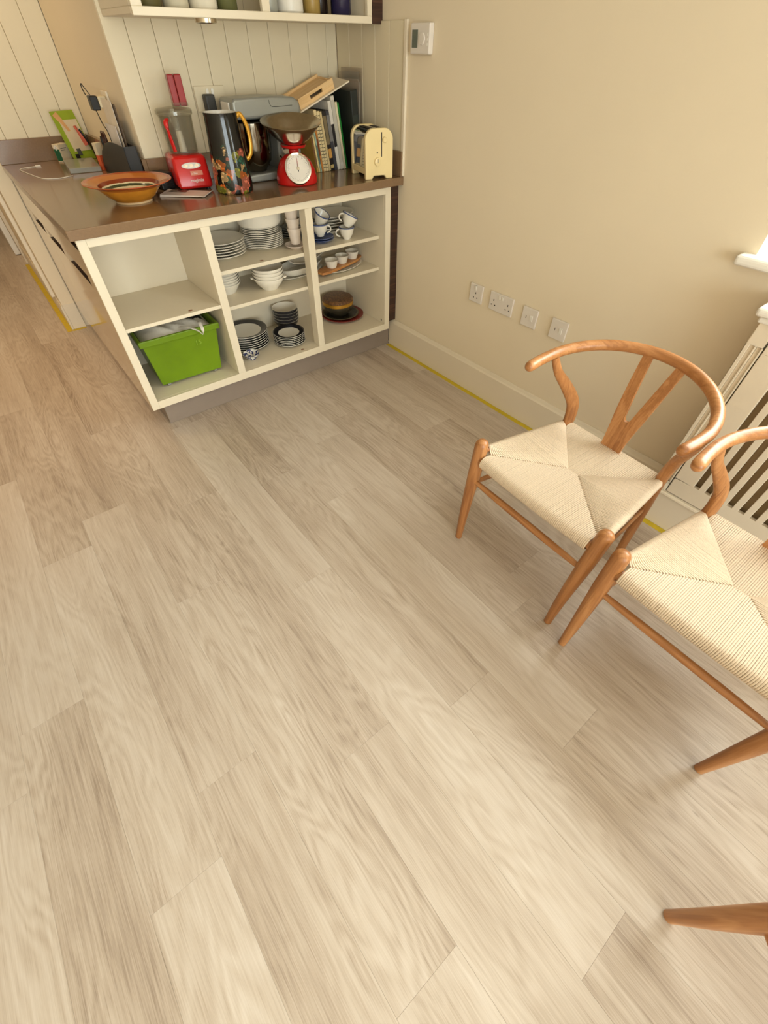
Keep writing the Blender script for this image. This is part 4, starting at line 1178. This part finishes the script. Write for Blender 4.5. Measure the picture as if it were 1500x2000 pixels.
bx(0.040, 0.084, -0.0800, -0.0768, 0.113, 0.123).build('dial_grip', m_black, mx, bevel=0.001)
MB().tube([(0.028, -0.062, 0.088), (0.036, -0.078, 0.074)], 0.004, 10).build('lever', m_chrome, mx)
bx(-0.1862, -0.178, -0.04, 0.04, 0.236, 0.285).build('badge', m_white, mx, bevel=0.002)
MB().tube(spline([(0.0, -0.0728, 0.290), (0.006, -0.0728, 0.272), (0.03, -0.0728, 0.266), (0.12, -0.0728, 0.268)], 5), 0.0009, 6).build('seam', m_dark, mx)

# ---- kitchen scales
sc = thing('kitchen_scales', 'red kitchen scales with round dial and steel weighing bowl', 'scales', (-0.520, 0.185, ZW0), radians(-22))
MB().lathe([(0, 0), (0.094, 0), (0.098, 0.004), (0.0985, 0.022), (0.090, 0.055), (0.072, 0.088), (0.046, 0.108), (0.038, 0.111), (0, 0.111)], 48, sy=0.92).build('body', m_red, sc)
MB().lathe([(0.023, 0.1112), (0.023, 0.128), (0.020, 0.130), (0, 0.130), (0, 0.1112)], 24).build('neck', m_red, sc)
MB().lathe([(0, 0.1302), (0.034, 0.1302), (0.055, 0.136), (0.060, 0.146), (0.056, 0.146), (0, 0.142)], 40).build('support', m_red, sc)
MB().lathe([(0, 0.1465), (0.045, 0.1465), (0.062, 0.152), (0.095, 0.178), (0.120, 0.205), (0.137, 0.222), (0.1375, 0.224), (0.1345, 0.2235), (0.115, 0.205), (0.092, 0.182), (0.060, 0.156), (0, 0.150)], 56, mt=Matrix.Rotation(radians(8), 3, 'X'), c=(0, 0.020, 0.006)).build('weighing_bowl', m_steel, sc)
tl = radians(62)
dm = Matrix.Translation((0.0, -0.0665, 0.058)) @ Matrix.Rotation(tl, 4, 'X')
def dia(prof, n): return MB().lathe(prof, n, mt=dm.to_3x3(), c=tuple(dm.translation))
dia([(0, 0.000), (0.058, 0.000), (0.062, 0.010), (0.061, 0.024), (0.0535, 0.025), (0.0525, 0.020), (0, 0.020)], 44).build('bezel', m_chrome, sc)
face = dia([(0.0525, 0.0202), (0.0525, 0.0212), (0, 0.0212), (0, 0.0202)], 44).build('dial_face', M('dial_paper', (222, 214, 202), 0.3), sc)
mb = MB()
for i in range(48):
    a = 2 * pi * i / 48
    L = 0.009 if i % 4 == 0 else 0.005
    c_, s_ = cos(a), sin(a)
    q = [(0.049 * c_ - 0.0004 * s_, 0.049 * s_ + 0.0004 * c_), (0.049 * c_ + 0.0004 * s_, 0.049 * s_ - 0.0004 * c_), ((0.049 - L) * c_ + 0.0004 * s_, (0.049 - L) * s_ - 0.0004 * c_), ((0.049 - L) * c_ - 0.0004 * s_, (0.049 - L) * s_ + 0.0004 * c_)]
    mb.add([tuple(dm @ Vector((x_, y_, 0.0215))) for x_, y_ in q], [(0, 1, 2, 3)])
tk = mb.build('graduations', m_dark, face, smooth=0); tk['kind'] = 'stuff'
mb = MB().prism([(-0.0018, -0.012), (0.0018, -0.012), (0.0006, 0.042), (-0.0006, 0.042)], lambda a, b, z: tuple(dm @ Vector((a, b, z))), 0.0222, 0.0230)
mb.build('needle', m_dark, face, smooth=0)
dia([(0, 0.0222), (0.007, 0.0222), (0.006, 0.0255), (0, 0.026)], 20).build('hub', m_steel, face)
MB().tube([tuple(dm @ Vector((0, 0.002, 0.0235))), tuple(dm @ Vector((0, 0.040, 0.0235)))], 0.0007, 6).build('red_pointer', m_red, face)

# ---- toaster
m_cream = M('cream_enamel', (236, 214, 160), 0.25, var=0.015)
ts = thing('toaster', 'cream two-slot toaster with mirrored sides at the worktop edge', 'toaster', (-0.118, 0.105, ZW0), radians(-13))
def arch(w, h, z0, n=8, r=0.05):
    pts = [(-w / 2, z0), (w / 2, z0)]
    for i in range(n + 1):
        a = (pi / 2) * i / n
        pts.append((w / 2 - r + r * cos(a), h - r + r * sin(a)))
    for i in range(n + 1):
        a = pi / 2 + (pi / 2) * i / n
        pts.append((-w / 2 + r + r * cos(a), h - r + r * sin(a)))
    return pts
def end(w, h):
    """end casting with an arched cut between its feet"""
    pts = [(-w / 2, 0.0), (-w / 2 + 0.036, 0.0), (-w / 2 + 0.045, 0.014), (w / 2 - 0.045, 0.014), (w / 2 - 0.036, 0.0), (w / 2, 0.0)]
    return pts + arch(w, h, 0, 8, 0.045)[2:]
TWd, TH = 0.150, 0.195
MB().prism(end(TWd, TH), lambda a, b, t: (a, t, b), -0.096, -0.074).build('end_casing', m_cream, ts, bevel=0.004, bseg=2, smooth=35)
MB().prism(end(TWd, TH), lambda a, b, t: (a, t, b), 0.074, 0.096).build('end_casing', m_cream, ts, bevel=0.004, bseg=2, smooth=35)
MB().prism(arch(TWd - 0.012, TH - 0.004, 0.045, 8, 0.042), lambda a, b, t: (a, t, b), -0.0738, 0.0738).build('mirror_shell', m_chrome, ts, smooth=30)
MB().box(-TWd / 2 + 0.001, TWd / 2 - 0.001, -0.0738, 0.0738, 0.020, 0.0445).build('skirt', m_cream, ts, bevel=0.002)
for dx in (-0.026, 0.026): bx(dx - 0.012, dx + 0.012, -0.062, 0.062, TH - 0.0045, TH - 0.0032).build('bread_slot', m_dark, ts, smooth=0)
mb = MB().prism([(0.010, 0.088), (0.014, 0.088), (0.014, 0.180), (0.010, 0.180)], lambda a, b, t: (a, t, b), -0.0972, -0.0961); mb.build('lever_slot', m_dark, ts, smooth=0)
MB().lathe([(0, 0), (0.011, 0), (0.011, 0.010), (0.008, 0.013), (0, 0.013)], 22, (0.026, -0.0963, 0.152), mt=kn).build('lever_knob', m_cream, ts)
MB().lathe([(0, 0), (0.0175, 0), (0.0165, 0.010), (0.012, 0.012), (0, 0.012)], 28, (-0.012, -0.0963, 0.070), mt=kn).build('timer_knob', m_cream, ts)
bx(-0.0132, -0.0108, -0.1095, -0.1083, 0.066, 0.082).build('timer_mark', m_plinth, ts, smooth=0)
MB().lathe([(0, 0), (0.003, 0), (0.003, 0.002), (0, 0.002)], 12, (-0.012, -0.0963, 0.105), mt=kn).build('indicator', m_dark, ts)

# ---- cookbooks
def book(label, x, th, h, d, col, lean=radians(-8.5), y=0.332, band=None, name='cookbook'):
    t = thing(name, label, 'book', (x, y, ZW0), 0, 'cookbooks on the worktop')
    t.rotation_euler = (0, lean, 0)
    lift = abs(sin(lean)) * th * 0.5
    m = M('cover_%d_%d_%d' % col, col, 0.45, var=0.08, scale=30)
    c = 0.0018
    mb = MB().box(-th / 2, -th / 2 + c, 0, d, 0, h).box(th / 2 - c, th / 2, 0, d, 0, h).box(-th / 2 + c, th / 2 - c, 0, c, 0, h)
    mb.build('cover', m, t, smooth=0)
    bx(-th / 2 + c, th / 2 - c, c, d - 0.004, 0.004, h - 0.004).build('pages', M('book_pages', (222, 208, 176), 0.8), t, smooth=0)
    if band:
        for (z0, z1, bc) in band:
            bx(-th / 2 + 0.0005, th / 2 - 0.0005, -0.0007, -0.0001, h * z0, h * z1).build('spine_print', M('print_%d_%d_%d' % bc, bc, 0.5), t, smooth=0)
    t.location.z = ZW0 + (th / 2) * abs(sin(lean)) + 0.0005
    return t
BK = [
    ('thin mustard booklet leaning nearest the scales', 0.008, 0.215, (196, 150, 66), [(0.1, 0.9, (110, 70, 40))]),
    ('thin cream cookbook leaning beside the mustard booklet', 0.009, 0.220, (214, 190, 130), None),
    ('pale blue-green thin cookbook among the leaning books', 0.009, 0.222, (150, 170, 150), [(0.15, 0.5, (90, 110, 100))]),
    ('slim orange cookbook among the leaning books', 0.008, 0.226, (190, 120, 50), [(0.3, 0.6, (120, 60, 30))]),
    ('cream spiral-bound cookbook with a row of black rings', 0.015, 0.245, (220, 196, 146), None),
    ('plain buff cookbook between the spiral book and the black book', 0.013, 0.240, (222, 200, 150), None),
    ('pale tan cookbook with a blank spine beside the black book', 0.012, 0.238, (206, 182, 132), None),
    ('black cookbook with gold spine lettering and an orange block', 0.020, 0.240, (36, 30, 26), [(0.22, 0.38, (206, 150, 74)), (0.45, 0.92, (120, 104, 74)), (0.04, 0.10, (196, 170, 110))]),
    ('dark slate cookbook with a pale lettered spine', 0.018, 0.240, (64, 62, 66), [(0.5, 0.93, (120, 116, 112))]),
    ('white and black cookbook standing taller than the slate one', 0.018, 0.275, (214, 206, 192), [(0.35, 0.68, (38, 34, 32))]),
    ('tall off-white cookbook beside the white and black one', 0.020, 0.292, (206, 198, 182), [(0.1, 0.95, (190, 182, 164))]),
    ('cream cookbook beside the green spine', 0.012, 0.270, (220, 206, 170), None),
    ('thin bright green cookbook', 0.008, 0.268, (30, 120, 44), None),
]
x = -0.312
for lab, th, h, col, band in BK:
    x += th / 2 + 0.0012
    b = book(lab, x, th, h, 0.165 if h < 0.25 else 0.175, col, band=band)
    if 'spiral' in lab:
        for i in range(16):
            zz = 0.016 + i * 0.0138
            MB().tube([(-0.0062, 0.004, zz), (-0.005, -0.003, zz + 0.001), (0.0, -0.0052, zz + 0.0015), (0.005, -0.003, zz + 0.001), (0.0062, 0.004, zz)], 0.0012, 6).build('ring', m_black, b)
    x += th / 2 + 0.0012
bf = thing('box_file', 'big near-black box file leaning behind the toaster', 'file', (-0.0765, 0.268, ZW0 + 0.0016))
bf.rotation_euler = (0, radians(-4.5), 0)
bx(-0.020, 0.020, 0.0, 0.230, 0.0, 0.312).build('case', M('dark_green_board', (34, 38, 34), 0.5), bf, bevel=0.003)
bx(-0.018, 0.018, -0.0008, -0.0001, 0.16, 0.22).build('spine_label', M('dark_label', (48, 54, 48), 0.5), bf, smooth=0)

# clear wallet of papers against the boarded return
pw = thing('paper_wallet', 'clear plastic wallet of papers standing in the boarded corner', 'wallet', (-0.0435, 0.305, ZW0 + 0.001))
pw.rotation_euler = (0, radians(0.8), 0)
m_wal = glass('wallet_plastic', (240, 234, 228), 0.86)
bx(-0.001, 0.0, 0, 0.180, 0.0, 0.372).build('front_sheet', m_wal, pw, smooth=0)
bx(0.017, 0.018, 0, 0.180, 0.0, 0.385).build('back_sheet', m_wal, pw, smooth=0)
for i, (dx, h, cc) in enumerate(((0.003, 0.335, (226, 214, 200)), (0.006, 0.31, (150, 92, 76)), (0.009, 0.34, (222, 206, 190)), (0.012, 0.32, (90, 60, 56)), (0.015, 0.345, (228, 220, 208)))):
    bx(dx - 0.0006, dx + 0.0006, 0.004 + 0.006 * i, 0.150 + 0.006 * i, 0.002, h).build('sheet', M('paper_%d' % i, cc, 0.6), pw, smooth=0)

# tilted tray lying across the book tops
ty = thing('wooden_tray', 'pale wooden tray with two cut-out grips lying tilted on the books', 'tray', (-0.226, 0.440, 1.222))
ty.rotation_euler = (radians(4), radians(-19), 0)
bx(-0.165, 0.150, -0.112, 0.050, 0.0, 0.006).build('base_board', M('white_board_edge', (232, 216, 190), 0.5), ty, bevel=0.001, bseg=1)
m_beech = wood('pale_beech', (214, 172, 116), (226, 188, 134), (236, 204, 154), 0, 0.5)
def slotted(y0, y1):
    z0, z1 = 0.0065, 0.046
    a0, a1 = -0.150, 0.066
    return MB().box(a0, a1, y0, y1, z0, 0.020).box(a0, a1, y0, y1, 0.034, z1).box(a0, a0 + 0.07, y0, y1, 0.020, 0.034).box(a1 - 0.07, a1, y0, y1, 0.020, 0.034)
slotted(-0.098, -0.088).build('side_board', m_beech, ty, smooth=0)
slotted(0.030, 0.040).build('side_board', m_beech, ty, smooth=0)
bx(-0.150, -0.141, -0.0875, 0.0295, 0.0065, 0.040).build('end_board', m_beech, ty, bevel=0.001, bseg=1)
bx(0.057, 0.066, -0.0875, 0.0295, 0.0065, 0.040).build('end_board', m_beech, ty, bevel=0.001, bseg=1)
bx(-0.1405, 0.0565, -0.0875, 0.0295, 0.0300, 0.0360).build('lid_board', m_beech, ty, bevel=0.001, bseg=1)

# ---- far left corner of the worktop
m_boxw = M('white_carton', (214, 198, 168), 0.5)
wb = thing('medicine_box', 'small white carton with a green cross end against the upstand', 'box', (-1.305, 1.445, ZW0), radians(38))
bx(-0.030, 0.040, -0.020, 0.020, 0, 0.078).build('carton', m_boxw, wb, bevel=0.001, bseg=1)
bx(-0.0306, -0.0301, -0.018, 0.018, 0.006, 0.058).build('green_end', M('pharmacy_green', (24, 84, 54), 0.5), wb, smooth=0)
mb = MB().box(-0.0311, -0.0307, -0.004, 0.004, 0.052, 0.074).box(-0.0311, -0.0307, -0.011, 0.011, 0.059, 0.067); mb.build('cross', m_white, wb, smooth=0)
for i in range(2): bx(-0.020, 0.022 - 0.012 * i, -0.0205, -0.0201, 0.058 - i * 0.008, 0.0615 - i * 0.008).build('print_line', M('grey_print', (110, 110, 100), 0.6), wb, smooth=0)

gp = thing('blister_pack', 'lime green hanging pack with a red tool, leaning on the upstand', 'pack', (-1.200, 1.432, ZW0), radians(20))
gp.rotation_euler = (radians(-17), 0, radians(20))
bx(-0.066, 0.066, -0.004, 0.0, 0.0, 0.215).build('card', M('lime_card', (140, 160, 40), 0.45), gp, bevel=0.001, bseg=1)
bx(-0.040, 0.060, -0.0062, -0.0042, 0.040, 0.176).build('pale_panel', M('pale_card', (206, 190, 158), 0.5), gp, bevel=0.0005, bseg=1)
pts = spline([(0.028, -0.014, 0.145), (0.030, -0.016, 0.12), (0.036, -0.016, 0.09), (0.042, -0.014, 0.06)], 4)
MB().tube(pts, [(0.013, 0.006)] * len(pts), 12).build('tool', M('salmon_plastic', (196, 96, 76), 0.35), gp)
pts = spline([(0.046, -0.012, 0.13), (0.052, -0.014, 0.10), (0.056, -0.013, 0.06)], 4)
MB().tube(pts, [(0.006, 0.005)] * len(pts), 10).build('grip', m_black, gp)
bx(-0.028, -0.004, -0.0085, -0.0043, 0.022, 0.052).build('badge', M('dark_badge', (70, 72, 66), 0.4), gp, bevel=0.004, bseg=2)
bx(-0.050, -0.026, -0.0085, -0.0043, 0.002, 0.030).build('badge', m_black, gp, bevel=0.004, bseg=2)
pts = spline([(-0.045, -0.0055, 0.205), (-0.025, -0.0055, 0.165), (-0.010, -0.0055, 0.128)], 4)
MB().tube(pts, [(0.016 - 0.0008 * i, 0.0012) for i in range(len(pts))], 8, up=(0, 1, 0)).build('hand_print', M('skin_print', (208, 158, 104), 0.5), gp)

# clear plastic sleeve lying flat
cp = tag(bx(-0.075, 0.075, -0.15, 0.15, 0, 0.022).build('clear_box', glass('frosted_clear', (214, 204, 176), 0.55), bevel=0.003), 'flat clear plastic box lying before the lime pack', 'box')
cp.location = (-1.272, 1.190, ZW0); cp.rotation_euler = (0, 0, radians(-6))

# orange and white carton in front of the rack
oc2 = thing('juice_carton', 'small carton with orange lower half standing beside the black rack', 'carton', (-1.188, 1.060, ZW0), radians(25))
bx(-0.018, 0.018, -0.012, 0.012, 0, 0.062).build('lower_half', M('orange_print', (208, 92, 52), 0.45), oc2, bevel=0.001, bseg=1)
bx(-0.018, 0.018, -0.012, 0.012, 0.0622, 0.112).build('upper_half', m_boxw, oc2, bevel=0.001, bseg=1)

# black letter rack by the corner of the boarded wall
lr = thing('letter_rack', 'black curved letter rack holding papers against the side of the wall', 'rack', (-1.165, 0.76, ZW0))
pf = [(-0.25, 0.0), (0.27, 0.0)] + [(-0.12 + 0.39 * cos(a), 0.150 * sin(a)) for a in [pi / 2 * i / 12 for i in range(1, 13)]] + [(-0.25, 0.150)]
for sx in (-0.030, 0.022):
    MB().prism(pf, lambda a, b, t: (t, a, b), sx, sx + 0.004).build('panel', m_black, lr, bevel=0.001, bseg=1)
bx(-0.0258, 0.0218, -0.2455, 0.265, 0.0, 0.004).build('base', m_black, lr, smooth=0)
bx(-0.0258, 0.0218, -0.2500, -0.2460, 0.0, 0.150).build('end_panel', m_black, lr, smooth=0)
m_paper = M('white_paper', (226, 214, 196), 0.7)
def sheet(label, x, y0, y1, h, mat, lean=0.0, cat='paper'):
    o = tag(bx(-0.001, 0.001, y0, y1, 0, h).build('paper_sheet' if cat == 'paper' else 'folder', mat, smooth=0), label, cat)
    o.location = (x, 0, ZW0 + 0.0045); o.rotation_euler = (0, lean, 0)
sheet('tall white paper sheet standing in the black rack, nearest the wall', -1.155, 0.645, 0.80, 0.285, m_paper, radians(1))
sheet('shorter white envelope standing in the black rack', -1.163, 0.66, 0.83, 0.20, M('envelope_paper', (220, 212, 206), 0.6), radians(0.5))
sheet('dark grey folder standing upright in the black rack', -1.149, 0.615, 0.70, 0.275, M('grey_folder', (92, 76, 62), 0.5), radians(0.8), 'folder')
# scissors with brown handles in the rack
sx_ = thing('scissors', 'brown handled scissors standing in the black rack beside the papers', 'scissors', (-1.172, 0.905, ZW0 + 0.0045))
m_brh = M('dark_brown_plastic', (66, 34, 22), 0.4)
for s in (1, -1):
    ring = [(0, s * 0.017 + 0.016 * cos(2 * pi * i / 16), 0.135 + 0.026 * sin(2 * pi * i / 16)) for i in range(17)]
    MB().tube(ring, 0.005, 8, up=(1, 0, 0)).build('handle', m_brh, sx_)
    MB().tube([(0, s * 0.008, 0.112), (0, s * 0.002, 0.06), (0, 0.0, 0.002)], [(0.002, 0.006), (0.002, 0.006), (0.001, 0.002)], 8, up=(1, 0, 0)).build('blade', m_steel, sx_)
kf = thing('marker_pen', 'black and white marker standing in the orange and white carton\'s corner of the rack', 'pen', (-1.172, 0.972, ZW0 + 0.0045))
kf['label'] = 'black marker pen standing at the open end of the black rack'
MB().tube([(0, 0, 0.0), (0, 0, 0.09)], 0.006, 12).build('barrel', m_white, kf)
MB().tube([(0, 0, 0.0905), (0, 0, 0.13), (0, 0, 0.14)], [0.0068, 0.0068, 0.004], 12).build('cap', m_black, kf)

# socket on the side of the wall with a charger
s2 = thing('wall_socket', 'cream socket on the plain side of the boarded wall', 'socket', (-1.1133, 0.835, 1.195))
bx(-0.010, -0.0002, -0.043, 0.043, -0.043, 0.043).build('face_plate', m_skirt, s2, bevel=0.003)
ch = thing('charger', 'black charger with a looped cord in the side socket', 'charger', (-1.1240, 0.835, 1.200))
bx(-0.036, -0.0005, -0.028, 0.028, -0.018, 0.022).build('plug_body', M('pale_plug', (216, 200, 166), 0.4), ch, bevel=0.004, bseg=2)
bx(-0.070, -0.0365, -0.024, 0.024, -0.026, 0.024).build('charger_block', m_black, ch, bevel=0.004, bseg=2)
MB().tube(spline([(-0.055, 0.010, 0.0242), (-0.068, 0.016, 0.050), (-0.074, 0.018, 0.062), (-0.078, 0.016, 0.050), (-0.074, 0.010, 0.026)], 6), 0.002, 8).build('loop', m_black, ch)
MB().tube(spline([(-0.055, 0.0, -0.0262), (-0.050, -0.01, -0.07), (-0.0415, -0.02, -0.10), (-0.0395, -0.02, -0.14)], 6), 0.002, 8).build('cord', m_black, ch)

# white charging cable lying on the worktop
pts = [(-1.555, 1.309), (-1.530, 1.15), (-1.499, 1.008), (-1.44, 0.965), (-1.377, 0.987), (-1.365, 1.0)]
cb = thing('charging_cable', 'thin white charging cable curling over the worktop', 'cable', (0, 0, ZW0))
MB().tube(spline([(a, b, 0.0017) for a, b in pts], 8), 0.0017, 8).build('lead', m_white, cb)
MB().tube(spline([(-1.555, 1.309, 0.0017), (-1.54, 1.345, 0.0017), (-1.495, 1.36, 0.0017), (-1.47, 1.37, 0.0017)], 8), 0.0017, 8).build('lead', m_white, cb)
bx(-1.470, -1.445, 1.366, 1.376, 0.0, 0.006).build('connector', m_white, cb, bevel=0.001)
